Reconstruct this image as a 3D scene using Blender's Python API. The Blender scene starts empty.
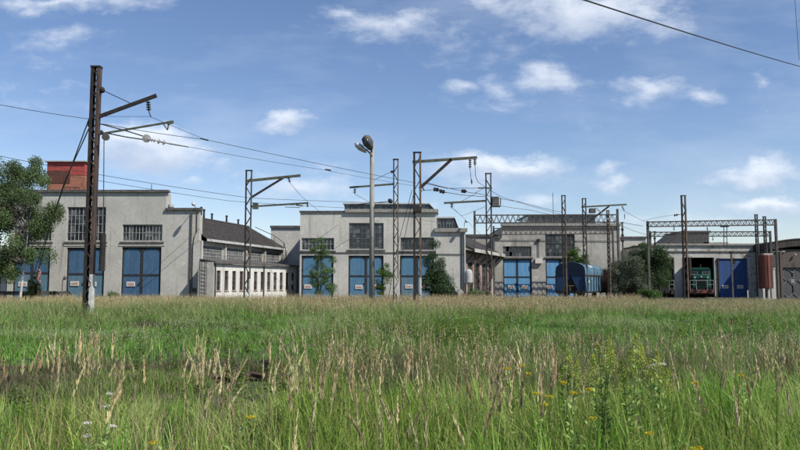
import bpy, math, random
import numpy as np
from mathutils import Vector, Matrix
random.seed(7)
RNG = np.random.default_rng(11)
SC = bpy.context.scene
COL = SC.collection
R = math.radians
EYE = 1.7
PITCH = math.atan(60/720)
CA, SA = math.cos(PITCH), math.sin(PITCH)

def P(px, py, Y):
    """survey helper: world point seen at photo position (px,py), Y metres ahead"""
    u = (px-400)/720.0; v = (225-py)/720.0
    y = CA - v*SA; z = SA + v*CA
    return Vector((u/y*Y, Y, EYE + z/y*Y))

def lin(c):
    return tuple(((x/255)/12.92 if x/255 <= .04045 else ((x/255+.055)/1.055)**2.4) for x in c)

# ---------------------------------------------------------------- materials
def new_mat(name):
    m = bpy.data.materials.new(name); m.use_nodes = True
    nt = m.node_tree; nt.nodes.clear()
    out = nt.nodes.new('ShaderNodeOutputMaterial')
    b = nt.nodes.new('ShaderNodeBsdfPrincipled')
    nt.links.new(b.outputs[0], out.inputs[0])
    return m, nt, b, out

def noise(nt, scale, detail=6, stretch=(1,1,1), rough=.6, offs=0):
    g = nt.nodes.new('ShaderNodeNewGeometry')
    mp = nt.nodes.new('ShaderNodeMapping'); mp.inputs['Scale'].default_value = stretch
    mp.inputs['Location'].default_value = (offs, offs*.7, offs*.3)
    nt.links.new(g.outputs['Position'], mp.inputs[0])
    n = nt.nodes.new('ShaderNodeTexNoise'); n.inputs['Scale'].default_value = scale
    n.inputs['Detail'].default_value = detail; n.inputs['Roughness'].default_value = rough
    nt.links.new(mp.outputs[0], n.inputs['Vector'])
    return n.outputs['Fac']

def ramp(nt, src, a, b):
    r = nt.nodes.new('ShaderNodeMapRange'); r.inputs[1].default_value = a; r.inputs[2].default_value = b
    r.interpolation_type = 'SMOOTHSTEP'
    nt.links.new(src, r.inputs[0]); return r.outputs[0]

def mixc(nt, fac, a, b):
    m = nt.nodes.new('ShaderNodeMix'); m.data_type = 'RGBA'
    nt.links.new(fac, m.inputs[0])
    for s, v in ((6, a), (7, b)):
        if isinstance(v, tuple): m.inputs[s].default_value = (*v[:3], 1)
        else: nt.links.new(v, m.inputs[s])
    return m.outputs[2]

def mat(name, c1, c2=None, scale=2.0, lo=.35, hi=.7, rough=.85, stretch=(1,1,1), c3=None, s3=8.0, lo3=.6, hi3=.75,
        stretch3=(1,1,1), bump=0, metal=0, bscale=12, spec=.3):
    m, nt, b, out = new_mat(name)
    b.inputs['Roughness'].default_value = rough; b.inputs['Metallic'].default_value = metal
    b.inputs['Specular IOR Level'].default_value = spec
    if c2 is None:
        b.inputs['Base Color'].default_value = (*c1, 1)
    else:
        c = mixc(nt, ramp(nt, noise(nt, scale, 7, stretch), lo, hi), c1, c2)
        if c3 is not None:
            c = mixc(nt, ramp(nt, noise(nt, s3, 6, stretch3, .65, 7.3), lo3, hi3), c, c3)
        nt.links.new(c, b.inputs['Base Color'])
    if bump:
        bp = nt.nodes.new('ShaderNodeBump'); bp.inputs['Strength'].default_value = bump
        bp.inputs['Distance'].default_value = .03
        nt.links.new(noise(nt, bscale, 5), bp.inputs['Height']); nt.links.new(bp.outputs[0], b.inputs['Normal'])
    return m

def plaster(name, base, dark, stain, light=None, thr=.60):
    """rendered wall: blotches, rain streaks below the cornice, flaked patches"""
    m, nt, b, out = new_mat(name)
    b.inputs['Roughness'].default_value = .93; b.inputs['Specular IOR Level'].default_value = .15
    c = mixc(nt, ramp(nt, noise(nt, .35, 8), .35, .65), base, dark)
    c = mixc(nt, ramp(nt, noise(nt, 1.9, 7, (1,1,.07), .65, 3.1), .54, .70), c, stain)
    c = mixc(nt, ramp(nt, noise(nt, 1.3, 9, (1,1,1), .7, 9.0), thr, thr+.05), c, light or dark)
    c = mixc(nt, ramp(nt, noise(nt, 6, 7, (1,1,1), .75, 2.0), .45, .8), c, stain)
    nt.links.new(c, b.inputs['Base Color'])
    bp = nt.nodes.new('ShaderNodeBump'); bp.inputs['Strength'].default_value = .5; bp.inputs['Distance'].default_value = .03
    nt.links.new(noise(nt, 9, 6), bp.inputs['Height']); nt.links.new(bp.outputs[0], b.inputs['Normal'])
    return m

def boards(name, c1, c2, c3, pitch=6.0):
    """painted vertical boards: narrow dark joints, each board faded a little differently, paint scuffed near rails"""
    m, nt, b, out = new_mat(name)
    b.inputs['Roughness'].default_value = .75
    c = mixc(nt, ramp(nt, noise(nt, pitch, 2, (1,1,.02)), .35, .65), c1, c2)
    c = mixc(nt, ramp(nt, noise(nt, 3, 8, (1,1,.35), .7, 5.0), .5, .68), c, c3)
    c = mixc(nt, ramp(nt, noise(nt, 7, 8, (1,1,.6), .75, 15.0), .62, .72), c, (.10,.085,.07))
    g = nt.nodes.new('ShaderNodeNewGeometry'); sx = nt.nodes.new('ShaderNodeSeparateXYZ'); nt.links.new(g.outputs['Position'], sx.inputs[0])
    a = nt.nodes.new('ShaderNodeMath'); a.operation = 'MULTIPLY'; a.inputs[1].default_value = pitch; nt.links.new(sx.outputs[0], a.inputs[0])
    f = nt.nodes.new('ShaderNodeMath'); f.operation = 'FRACT'; nt.links.new(a.outputs[0], f.inputs[0])
    c = mixc(nt, ramp(nt, f.outputs[0], .86, .93), c, tuple(x*.35 for x in c1))
    nt.links.new(c, b.inputs['Base Color'])
    return m

def brickmat(name, c1, c2, mortar):
    m, nt, b, out = new_mat(name)
    b.inputs['Roughness'].default_value = .92
    g = nt.nodes.new('ShaderNodeNewGeometry'); sx = nt.nodes.new('ShaderNodeSeparateXYZ'); nt.links.new(g.outputs['Position'], sx.inputs[0])
    ad = nt.nodes.new('ShaderNodeMath'); ad.operation = 'ADD'; nt.links.new(sx.outputs[0], ad.inputs[0]); nt.links.new(sx.outputs[1], ad.inputs[1])
    cx = nt.nodes.new('ShaderNodeCombineXYZ'); nt.links.new(ad.outputs[0], cx.inputs[0]); nt.links.new(sx.outputs[2], cx.inputs[1])
    t = nt.nodes.new('ShaderNodeTexBrick'); nt.links.new(cx.outputs[0], t.inputs['Vector'])
    t.inputs['Scale'].default_value = 1; t.inputs['Brick Width'].default_value = .26; t.inputs['Row Height'].default_value = .08
    t.inputs['Mortar Size'].default_value = .012
    t.inputs['Color1'].default_value = (*c1,1); t.inputs['Color2'].default_value = (*c2,1); t.inputs['Mortar'].default_value = (*mortar,1)
    c = mixc(nt, ramp(nt, noise(nt, .9, 8, (1,1,.5)), .5, .75), t.outputs['Color'], tuple(x*.45 for x in c1))
    nt.links.new(c, b.inputs['Base Color'])
    return m

def foliage_mat(name, trans=.3, rough=.6, patch=None):
    m, nt, b, out = new_mat(name)
    at = nt.nodes.new('ShaderNodeAttribute'); at.attribute_name = 'Col'
    b.inputs['Roughness'].default_value = rough; b.inputs['Specular IOR Level'].default_value = .25
    nt.links.new(at.outputs['Color'], b.inputs['Base Color'])
    tr = nt.nodes.new('ShaderNodeBsdfTranslucent'); nt.links.new(at.outputs['Color'], tr.inputs[0])
    mx = nt.nodes.new('ShaderNodeMixShader'); mx.inputs[0].default_value = trans
    nt.links.new(b.outputs[0], mx.inputs[1]); nt.links.new(tr.outputs[0], mx.inputs[2]); nt.links.new(mx.outputs[0], out.inputs[0])
    return m

M = {}
M['wall_a'] = plaster('grey_plaster', (.48,.462,.415), (.40,.385,.345), (.29,.272,.235), (.56,.54,.49))
M['wall_b'] = plaster('pale_plaster', (.53,.508,.455), (.44,.42,.375), (.31,.29,.25), (.60,.58,.525))
M['wall_c'] = plaster('dirty_plaster', (.44,.42,.375), (.32,.305,.27), (.20,.185,.16), (.52,.50,.45), .57)
M['wall_d'] = plaster('flaking_plaster', (.50,.49,.44), (.38,.37,.33), (.24,.21,.18), (.26,.20,.16), .545)
M['white_wall'] = plaster('limewash', (.62,.61,.57), (.52,.51,.47), (.33,.31,.27), (.46,.44,.39))
M['cap'] = mat('tarred_coping', (.07,.065,.06), (.13,.12,.11), 2.0, c3=(.2,.19,.17), s3=5)
M['roof'] = mat('tar_felt_roof', (.03,.026,.023), (.058,.05,.044), 3.0, stretch=(1,1,.1), c3=(.085,.08,.075), s3=1.2, lo3=.55, hi3=.7, rough=.8)
M['paleroof'] = mat('pale_sheet', (.45,.46,.44), (.33,.34,.32), 2.0)
def glassmat(name, cell):
    m, nt, b, out = new_mat(name); b.inputs['Roughness'].default_value = .18; b.inputs['Specular IOR Level'].default_value = .6
    g = nt.nodes.new('ShaderNodeNewGeometry'); sn = nt.nodes.new('ShaderNodeVectorMath'); sn.operation = 'SNAP'
    sn.inputs[1].default_value = (cell, 50, cell*1.3); nt.links.new(g.outputs['Position'], sn.inputs[0])
    wn = nt.nodes.new('ShaderNodeTexWhiteNoise'); nt.links.new(sn.outputs[0], wn.inputs[0])
    c = mixc(nt, ramp(nt, wn.outputs[0], .55, 1.0), (.018,.022,.026), (.13,.14,.135))
    c = mixc(nt, ramp(nt, noise(nt, 2.2, 7), .55, .75), c, (.10,.095,.08))
    nt.links.new(c, b.inputs['Base Color']); return m
M['glass'] = glassmat('dirty_glass', .42)
M['bars'] = mat('pale_glazing_bars', (.36,.37,.36), (.22,.215,.2), 3.0)
M['bars_grey'] = mat('grey_glazing_bars', (.14,.15,.16), (.08,.08,.08), 3.0)
M['steel'] = mat('dark_rusted_steel', (.02,.018,.017), (.04,.031,.026), 4.0, c3=(.075,.048,.034), s3=9, rough=.8)
M['steel_tan'] = mat('tan_rust', (.17,.125,.085), (.09,.058,.038), 1.5, stretch=(1,1,.4), c3=(.24,.195,.14), s3=5, rough=.8)  # rust tan, lightened for the sunlit right channels of the masts
M['steel_dark'] = mat('dark_red_rust', (.06,.042,.036), (.10,.065,.05), 1.5, stretch=(1,1,.4), c3=(.17,.12,.08), s3=5, rough=.8)
M['steel_grey'] = mat('weathered_steel', (.10,.093,.085), (.06,.05,.042), 2.0, c3=(.16,.12,.085), s3=6, rough=.75)
M['olive'] = mat('olive_painted_arm', (.10,.11,.075), (.05,.05,.035), 3.0, rough=.7)
M['whitepaint'] = mat('white_banded_foot', (.55,.55,.52), (.4,.38,.34), 4.0, c3=(.12,.08,.05), s3=7, lo3=.62)
M['concrete'] = mat('concrete', (.30,.285,.25), (.2,.19,.165), 3.0, stretch=(1,1,.3), c3=(.12,.11,.1), s3=8, bump=.3)
M['porcelain'] = mat('brown_porcelain', (.045,.028,.022), rough=.25, spec=.6)
M['porcelain_white'] = mat('pale_porcelain', (.34,.33,.31), (.2,.19,.18), 20, rough=.4)
M['alu'] = mat('aluminium', (.55,.56,.57), (.42,.43,.44), 6, rough=.4, metal=.3)
M['lens'] = mat('lamp_lens', (.06,.07,.08), rough=.15, spec=.7)
M['wire'] = mat('copper_wire', (.035,.04,.038), rough=.6)
M['blue_deep'] = boards('deep_blue_boards', (.034,.09,.17), (.05,.12,.215), (.085,.155,.23))
M['blue_teal'] = boards('faded_teal_boards', (.07,.15,.21), (.10,.18,.235), (.14,.21,.25))
M['blue_mid'] = boards('mid_blue_boards', (.052,.155,.25), (.075,.185,.29), (.12,.22,.29))
M['blue_light'] = boards('light_blue_boards', (.085,.26,.47), (.12,.32,.54), (.20,.36,.48))
M['blue_navy'] = boards('cobalt_boards', (.011,.05,.16), (.016,.062,.20), (.035,.08,.18), 4)
M['door_iron'] = mat('black_door_iron', (.02,.022,.026), (.045,.04,.038), 4)
M['sign_white'] = mat('enamel_plate', (.62,.60,.56), (.5,.45,.4), 6)
M['sign_red'] = mat('faded_red_letters', (.36,.15,.10), (.28,.13,.1), 9)
M['brick_red'] = brickmat('red_brick', (.36,.10,.045), (.28,.075,.035), (.3,.2,.15))
M['brick_dark'] = brickmat('sooty_brick', (.10,.072,.056), (.062,.047,.038), (.13,.11,.095))
M['brick_pink'] = mat('pink_brick_piers', (.36,.25,.20), (.27,.18,.14), 3.0, c3=(.42,.38,.33), s3=4)
M['redpaint'] = mat('faded_red_paint', (.38,.07,.06), (.30,.055,.045), 2.0, c3=(.42,.14,.11), s3=4)
M['rustpatch'] = mat('brown_rusted_panel', (.085,.036,.026), (.13,.05,.035), 3.0)
M['red_tank'] = mat('red_oxide', (.17,.05,.035), (.11,.038,.028), 2.0, stretch=(1,1,.3), c3=(.24,.09,.07), s3=5, rough=.6)
M['black'] = mat('plain_black', (.012,.012,.013), (.022,.02,.018), 3)  # for black parts, and for shade inside openings
M['loco_green'] = mat('loco_green', (.014,.075,.052), (.022,.095,.068), 2, rough=.5, c3=(.015,.05,.04), s3=5)
M['loco_red'] = mat('buffer_beam_red', (.27,.10,.065), (.17,.06,.045), 3, rough=.7)
M['wag_blue'] = mat('wagon_blue', (.075,.15,.21), (.10,.18,.235), 1.2, c3=(.025,.06,.10), s3=3, lo3=.6, hi3=.8, rough=.55)
M['wag_navy'] = mat('wagon_navy', (.006,.012,.03), (.01,.02,.045), 1.5, rough=.7)  # navy, deepened to hold the shade of the wagon end
M['wag_brown'] = mat('wagon_brown', (.09,.03,.022), (.06,.025,.02), 2)
M['rail'] = mat('rusty_rail', (.13,.085,.06), (.08,.05,.038), 9, rough=.8)
M['sleeper'] = mat('old_sleeper', (.10,.08,.062), (.065,.052,.04), 6)
M['bark_birch'] = mat('birch_bark', (.55,.53,.49), (.35,.33,.30), 2, c3=(.04,.035,.03), s3=5, lo3=.6, hi3=.66, stretch3=(1,1,3))
M['limb'] = mat('grey_limb', (.16,.14,.12), (.09,.08,.065), 4)
M['bark'] = mat('brown_bark', (.07,.052,.038), (.045,.033,.025), 8)
M['pinkcloth'] = mat('faded_pink_cloth', (.52,.22,.18), (.6,.4,.35), 3)
M['leaf'] = foliage_mat('leaf', .28)
M['grass'] = foliage_mat('grass_blade', .40, .5)
M['drygrass'] = foliage_mat('dry_plume', .25, .8)
M['petal'] = foliage_mat('petal', .3, .7)

# ---------------------------------------------------------------- mesh builder
class MB:
    def __init__(s, mtx=None): s.v = []; s.f = []; s.mi = []; s.M = mtx; s.cur = 0
    def add(s, vs, fs):
        n = len(s.v)
        for p in vs:
            p = Vector(p)
            s.v.append(s.M @ p if s.M else p)
        for f in fs: s.f.append(tuple(i+n for i in f)); s.mi.append(s.cur)
        return s
    def box(s, x0,x1,y0,y1,z0,z1):
        return s.add([(x0,y0,z0),(x1,y0,z0),(x1,y1,z0),(x0,y1,z0),(x0,y0,z1),(x1,y0,z1),(x1,y1,z1),(x0,y1,z1)],
              [(0,3,2,1),(4,5,6,7),(0,1,5,4),(1,2,6,5),(2,3,7,6),(3,0,4,7)])
    def bar(s, p, q, w, h=None, up=(0,0,1)):
        h = h or w; p = Vector(p); q = Vector(q); d = (q-p).normalized(); up = Vector(up)
        if abs(d.dot(up)) > .98: up = Vector((0,1,0))
        a = d.cross(up).normalized()*w/2; b = a.cross(d).normalized()*h/2
        vs = [p-a-b,p+a-b,p+a+b,p-a+b,q-a-b,q+a-b,q+a+b,q-a+b]
        return s.add(vs, [(3,2,1,0),(4,5,6,7),(0,1,5,4),(1,2,6,5),(2,3,7,6),(3,0,4,7)])
    def tube(s, pts, r, n=6):
        pts = [Vector(p) for p in pts]; k = len(pts)
        rs = r if isinstance(r, (list, tuple)) else [r]*k
        vs = []; ref = Vector((0,0,1))
        for i, p in enumerate(pts):
            d = (pts[min(i+1,k-1)]-pts[max(i-1,0)]).normalized()
            rf = ref if abs(d.dot(ref)) < .95 else Vector((0,1,0))
            a = d.cross(rf).normalized(); b = a.cross(d).normalized()
            for j in range(n):
                t = 2*math.pi*j/n; vs.append(p + (a*math.cos(t)+b*math.sin(t))*rs[i])
        fs = []
        for i in range(k-1):
            for j in range(n):
                j2 = (j+1)%n; fs.append((i*n+j, i*n+j2, (i+1)*n+j2, (i+1)*n+j))
        fs.append(tuple(reversed(range(n)))); fs.append(tuple(range((k-1)*n, k*n)))
        return s.add(vs, fs)
    def lathe(s, p, q, prof, n=10):
        """prof: list of (t along p->q, radius)"""
        p = Vector(p); q = Vector(q); d = q-p; dn = d.normalized()
        rf = Vector((0,0,1)) if abs(dn.z) < .9 else Vector((0,1,0))
        a = dn.cross(rf).normalized(); b = a.cross(dn).normalized(); vs = []
        for t, r in prof:
            for j in range(n):
                th = 2*math.pi*j/n; vs.append(p + d*t + (a*math.cos(th)+b*math.sin(th))*r)
        k = len(prof); fs = []
        for i in range(k-1):
            for j in range(n):
                j2 = (j+1)%n; fs.append((i*n+j, i*n+j2, (i+1)*n+j2, (i+1)*n+j))
        fs.append(tuple(reversed(range(n)))); fs.append(tuple(range((k-1)*n, k*n)))
        return s.add(vs, fs)
    def prism(s, poly, y0, y1):
        """poly: list of (x,z), extruded from y0 to y1"""
        n = len(poly)
        vs = [(x,y0,z) for x,z in poly] + [(x,y1,z) for x,z in poly]
        fs = [tuple(range(n)), tuple(reversed(range(n,2*n)))] + [(i, i+n, (i+1)%n+n, (i+1)%n) for i in range(n)]
        return s.add(vs, fs)
    def wall(s, x0, x1, z0, z1, y, t, holes, solid=None):
        """slab with rectangular openings (xa,xb,za,zb) and real reveals; solid(x,z) may cut steps in the outline"""
        xs = sorted({x0, x1, *[h[0] for h in holes], *[h[1] for h in holes], *(solid[0] if solid else [])})
        zs = sorted({z0, z1, *[h[2] for h in holes], *[h[3] for h in holes], *(solid[1] if solid else [])})
        xs = [x for x in xs if x0 <= x <= x1]; zs = [z for z in zs if z0 <= z <= z1]
        def ok(i, j):
            if i < 0 or j < 0 or i >= len(xs)-1 or j >= len(zs)-1: return False
            cx = (xs[i]+xs[i+1])/2; cz = (zs[j]+zs[j+1])/2
            if any(h[0] < cx < h[1] and h[2] < cz < h[3] for h in holes): return False
            return solid[2](cx, cz) if solid else True
        for i in range(len(xs)-1):
            for j in range(len(zs)-1):
                if not ok(i,j): continue
                a,b,c,d = xs[i],xs[i+1],zs[j],zs[j+1]
                s.add([(a,y,c),(b,y,c),(b,y,d),(a,y,d)], [(0,1,2,3)])
                s.add([(a,y+t,c),(b,y+t,c),(b,y+t,d),(a,y+t,d)], [(3,2,1,0)])
                if not ok(i-1,j): s.add([(a,y,c),(a,y+t,c),(a,y+t,d),(a,y,d)], [(3,2,1,0)])
                if not ok(i+1,j): s.add([(b,y,c),(b,y+t,c),(b,y+t,d),(b,y,d)], [(0,1,2,3)])
                if not ok(i,j-1): s.add([(a,y,c),(b,y,c),(b,y+t,c),(a,y+t,c)], [(3,2,1,0)])
                if not ok(i,j+1): s.add([(a,y,d),(b,y,d),(b,y+t,d),(a,y+t,d)], [(0,1,2,3)])
        return s
    def build(s, name, mats, parent=None, smooth=False, bevel=0):
        off = Vector((0,0,0)); p = parent
        while p is not None: off += p.location; p = p.parent
        me = bpy.data.meshes.new(name)
        me.from_pydata([tuple(v-off) for v in s.v], [], s.f)
        for m in (mats if isinstance(mats, list) else [mats]): me.materials.append(m)
        if isinstance(mats, list): me.polygons.foreach_set('material_index', s.mi)
        if smooth: me.polygons.foreach_set('use_smooth', [True]*len(s.f))
        me.update()
        o = bpy.data.objects.new(name, me); COL.objects.link(o)
        if parent: o.parent = parent
        if bevel:
            b = o.modifiers.new('bevel', 'BEVEL'); b.width = bevel; b.segments = 2; b.limit_method = 'ANGLE'
        return o

def thing(name, label, cat, loc=(0,0,0), group=None):
    o = bpy.data.objects.new(name, None); COL.objects.link(o); o.location = loc
    o.empty_display_size = .3
    o['label'] = label; o['category'] = cat
    if group: o['group'] = group
    return o
def tag(o, label, cat, group=None, kind=None):
    o['label'] = label; o['category'] = cat
    if group: o['group'] = group
    if kind: o['kind'] = kind
    return o

def np_mesh(name, verts, faces4, cols, material, parent=None, tri=False):
    """fast mesh from arrays: verts (n,3), faces (m,k), point colours (n,3)"""
    me = bpy.data.meshes.new(name)
    n, (m, k) = len(verts), faces4.shape
    off = Vector((0,0,0)); p = parent
    while p is not None: off += p.location; p = p.parent
    verts = verts - np.array(off)[None]
    me.vertices.add(n); me.vertices.foreach_set('co', verts.astype(np.float32).ravel())
    me.loops.add(m*k); me.loops.foreach_set('vertex_index', faces4.astype(np.int32).ravel())
    me.polygons.add(m); me.polygons.foreach_set('loop_start', (np.arange(m)*k).astype(np.int32))
    me.polygons.foreach_set('loop_total', np.full(m, k, np.int32))
    me.update(calc_edges=True)
    a = me.color_attributes.new('Col', 'FLOAT_COLOR', 'POINT')
    c = np.ones((n,4), np.float32); c[:,:3] = cols; a.data.foreach_set('color', c.ravel())
    me.materials.append(material)
    o = bpy.data.objects.new(name, me); COL.objects.link(o)
    if parent: o.parent = parent
    return o

def vnoise(x, y, scale, seed=0):
    """smooth value noise on arrays, 0..1"""
    r = np.random.default_rng(seed).random((64,64))
    x = np.asarray(x)/scale + 100; y = np.asarray(y)/scale + 100
    xi = np.floor(x).astype(int); yi = np.floor(y).astype(int); fx = x-xi; fy = y-yi
    fx = fx*fx*(3-2*fx); fy = fy*fy*(3-2*fy)
    g = lambda a,b: r[a%64, b%64]
    return (g(xi,yi)*(1-fx)+g(xi+1,yi)*fx)*(1-fy) + (g(xi,yi+1)*(1-fx)+g(xi+1,yi+1)*fx)*fy

def ground_z(x, y):
    return (vnoise(x, y, 5.0, 3)-.5)*.16 + (vnoise(x, y, 1.3, 4)-.5)*.07

# ================================================================ ground
def build_ground():
    n = 260
    t = np.linspace(0, 1, n)
    ys = -30 + 130*t
    xs = -90 + 190*t
    X, Y = np.meshgrid(xs, ys); Z = ground_z(X, Y)
    flat = np.clip((Y-66)/4, 0, 1); Z = Z*(1-flat) - .03
    v = np.stack([X.ravel(), Y.ravel(), Z.ravel()], 1)
    i, j = np.meshgrid(np.arange(n-1), np.arange(n-1)); a = (j*n+i).ravel()
    f = np.stack([a, a+1, a+n+1, a+n], 1)
    # far apron out to the horizon
    ring_in = [(-90,-30),(100,-30),(100,100),(-90,100)]; ring_out = [(-2500,-2500),(2500,-2500),(2500,2500),(-2500,2500)]
    k = len(v); v = np.vstack([v, [(x,y,-.035) for x,y in ring_in], [(x,y,-.035) for x,y in ring_out]])
    f = np.vstack([f, [(k+q, k+4+q, k+4+(q+1)%4, k+(q+1)%4) for q in range(4)]])
    m, nt, b, out = new_mat('field_soil')
    b.inputs['Roughness'].default_value = .95
    c = mixc(nt, ramp(nt, noise(nt, .25, 8), .4, .6), (.045,.07,.02), (.085,.072,.04))
    c = mixc(nt, ramp(nt, noise(nt, 3, 8, offs=4), .45, .7), c, (.06,.045,.032))
    nt.links.new(c, b.inputs['Base Color'])
    bp = nt.nodes.new('ShaderNodeBump'); bp.inputs['Strength'].default_value = .8; bp.inputs['Distance'].default_value = .08
    nt.links.new(noise(nt, 6, 8), bp.inputs['Height']); nt.links.new(bp.outputs[0], b.inputs['Normal'])
    o = np_mesh('ground', v, f, np.ones((len(v),3))*.1, m); o['kind'] = 'structure'
build_ground()

# ================================================================ grass
def ribbons(x, y, z, h, w, lean, az, col, segs, z_rise=None, tipdark=1.0, colt=None):
    """curved tapering blades; all args arrays. returns verts, faces(quads), cols"""
    n = len(x); L = segs+1
    t = np.linspace(0, 1, L)[None,:]
    dx, dy = np.cos(az)[:,None], np.sin(az)[:,None]
    side = az + math.pi/2 + RNG.normal(0,.5,n)
    sx, sy = np.cos(side)[:,None], np.sin(side)[:,None]
    bend = lean[:,None]*h[:,None]*t**2
    zz = z[:,None] + h[:,None]*(t - .35*np.minimum(lean[:,None],1.2)*t**2.5)
    cx = x[:,None] + dx*bend; cy = y[:,None] + dy*bend
    ww = w[:,None]*(1-t**1.6*.93)*.5
    va = np.stack([cx-sx*ww, cy-sy*ww, zz], 2); vb = np.stack([cx+sx*ww, cy+sy*ww, zz], 2)
    v = np.stack([va, vb], 2).reshape(n, L*2, 3)
    base = (np.arange(n)*L*2)[:,None]
    f = []
    for s in range(segs): f.append(np.stack([base[:,0]+2*s, base[:,0]+2*s+1, base[:,0]+2*s+3, base[:,0]+2*s+2], 1))
    f = np.concatenate(f, 0)
    c = np.repeat(col[:,None,:], L*2, 1)
    if colt is not None:
        tt = np.repeat(t, 2, axis=1)[:,:,None]**2
        c = c*(1-tt) + colt[:,None,:]*tt
    return v.reshape(-1,3), f, c.reshape(-1,3)

class Pile:
    def __init__(s): s.v=[]; s.f=[]; s.c=[]; s.n=0
    def add(s, v, f, c): s.v.append(v); s.f.append(f+s.n); s.c.append(c); s.n += len(v)
    def build(s, name, material, parent=None):
        return np_mesh(name, np.concatenate(s.v), np.concatenate(s.f), np.concatenate(s.c), material, parent)

def frustum(n, ya, yb, pad=1.5, half=.60):
    """random ground points in the wedge ahead, uniform by area"""
    y = np.sqrt(RNG.random(n)*(yb**2-ya**2)+ya**2)
    x = (RNG.random(n)*2-1)*(half*y+pad)
    return x, y

def tuft(n, ya, yb, per, spread, half=.60, pad=1.5):
    k = n//per
    x, y = frustum(k, ya, yb, pad=pad, half=half)
    x = np.repeat(x, per) + RNG.normal(0, spread, k*per); y = np.repeat(y, per) + RNG.normal(0, spread, k*per)
    return x, y, np.repeat(np.arange(k), per)

GREENS = np.array([(.165,.26,.045), (.21,.31,.065), (.105,.19,.032), (.26,.35,.09), (.17,.24,.055)])
BRIGHT = np.array([(.14,.335,.036), (.115,.285,.03), (.19,.37,.05)])
OLIVE  = np.array([(.12,.115,.055), (.10,.125,.05), (.15,.13,.075), (.07,.075,.035)])
TAN    = np.array([(.48,.41,.23), (.42,.35,.19), (.55,.48,.29), (.35,.28,.16)])
PALE   = np.array([(.27,.37,.11), (.33,.41,.15), (.22,.33,.08)])
def pick(pal, idx_or_n, jit=.12):
    n = idx_or_n if isinstance(idx_or_n, int) else len(idx_or_n)
    c = pal[RNG.integers(0, len(pal), n)]
    return c*(1+RNG.normal(0, jit, (n,1)))*(1+RNG.normal(0, .04, (n,3)))

def px_of(x, y): return 400+720*x/np.maximum(y, .1)

def track_y(x): return 13.9 + .055*x + .0008*x*x      # centre line of the overgrown siding

def tallness(x, y):
    """where the tall reed grass stands (0..1), else mown-looking short meadow"""
    p = px_of(x, y)
    nz = vnoise(x, y, 6, 21)*.6 + vnoise(x, y, 2, 22)*.4
    far = np.clip((y-33-6*(nz-.5))/6, 0, 1)
    near = np.clip((8.6-y+1.5*(nz-.5))/1.2, 0, 1)
    leftpatch = np.clip((200-p)/120,0,1)*np.clip((y-23-9*np.clip(p/200,0,1))/4,0,1)*(nz>.3)
    midpatch = np.exp(-((p-400)/75)**2)*np.clip((y-15)/4,0,1)*(nz>.35)
    rightpatch = np.clip((p-600)/80,0,1)*np.clip((y-11)/5,0,1)*(nz>.42)*.8
    greenlane = np.exp(-((p-590)/150)**2)*np.exp(-((y-27)/9)**2)
    v = np.maximum.reduce([far, near, leftpatch*.9, midpatch*.8, rightpatch*.75])
    return np.clip(v - greenlane*(y>15)*1.0*(y<42), 0, 1), nz

g_green, g_short, g_tan = Pile(), Pile(), Pile()

def near_band():
    # 2.9 - 9 m: tall blades. thinner on the left third, dense green on the right
    x, y, k = tuft(98000, 2.9, 9.8, 14, .06, .62, 3.2)
    p = px_of(x, y); nz = vnoise(x, y, 1.1, 31)
    left = np.clip((310-p)/60, 0, 1)
    dens = (1-.55*left)*np.clip(nz*2.2-.15, .12, 1)
    keep = RNG.random(len(x)) < dens; x, y, p, k, left = x[keep], y[keep], p[keep], k[keep], left[keep]
    n = len(x)
    f = vnoise(x, y, 1.3, 32)
    kh = RNG.random(k.max()+1)[k]
    hmax = (.50+.22*f)*left + (.80+.42*f)*(1-left)
    h = hmax*(.5+.5*RNG.random(n))*(.75+.4*kh) * np.clip((10.6-y)/2.4, .5, 1)
    w = .008+.013*RNG.random(n)**1.6
    col = pick(GREENS, n)
    lf = vnoise(x, y, .8, 33)[:,None]
    col = np.where(lf > .58, pick(PALE, n), col)
    col = np.where(vnoise(x, y, .6, 37)[:,None] > .72, pick(BRIGHT, n)*.8, col)
    col *= (.8+.4*kh)[:,None]
    dead = RNG.random(n) < np.where(left > .5, .20, .07)
    col[dead] = pick(TAN, n)[dead]*.7
    col *= 1.14
    v, fc, c = ribbons(x, y, ground_z(x,y)-.03, h, w, .12+.75*RNG.random(n)**2, RNG.random(n)*6.283, col, 6, colt=col*np.array([1.2,1.08,.9]))
    g_green.add(v, fc, c)
    # 8.5 - 14 m: thin, brownish on the left
    x, y, k = tuft(92000, 8.2, 15.2, 12, .10, .60, 3.4)
    n0 = vnoise(x, y, 1.3, 34); p = px_of(x,y)
    d = np.abs(y-track_y(x))
    keep = (RNG.random(len(x)) < np.clip(n0*1.7+.05, .3, 1)*np.where(d < .9, .8, 1)); x, y, p, n0, k = x[keep], y[keep], p[keep], n0[keep], k[keep]
    n = len(x); kh = RNG.random(k.max()+1)[k]
    h = (.12+.22*RNG.random(n)+.2*kh*(n0>.5))*np.where(p>320, 1.7, .85)*np.where((p>215)&(p<290)&(y>8.5)&(y<13.1), .4, 1)
    col = np.where((vnoise(x,y,1.6,35)+.22*(p<330)+RNG.normal(0,.12,n))[:,None] > .66, pick(OLIVE, n), pick(GREENS, n))
    dead = RNG.random(n) < .2; col[dead] = pick(TAN, n)[dead]*.55
    v, fc, c = ribbons(x, y, ground_z(x,y)-.02, h, .007+.008*RNG.random(n), .2+.7*RNG.random(n), RNG.random(n)*6.283, col, 3)
    g_green.add(v, fc, c)

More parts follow.
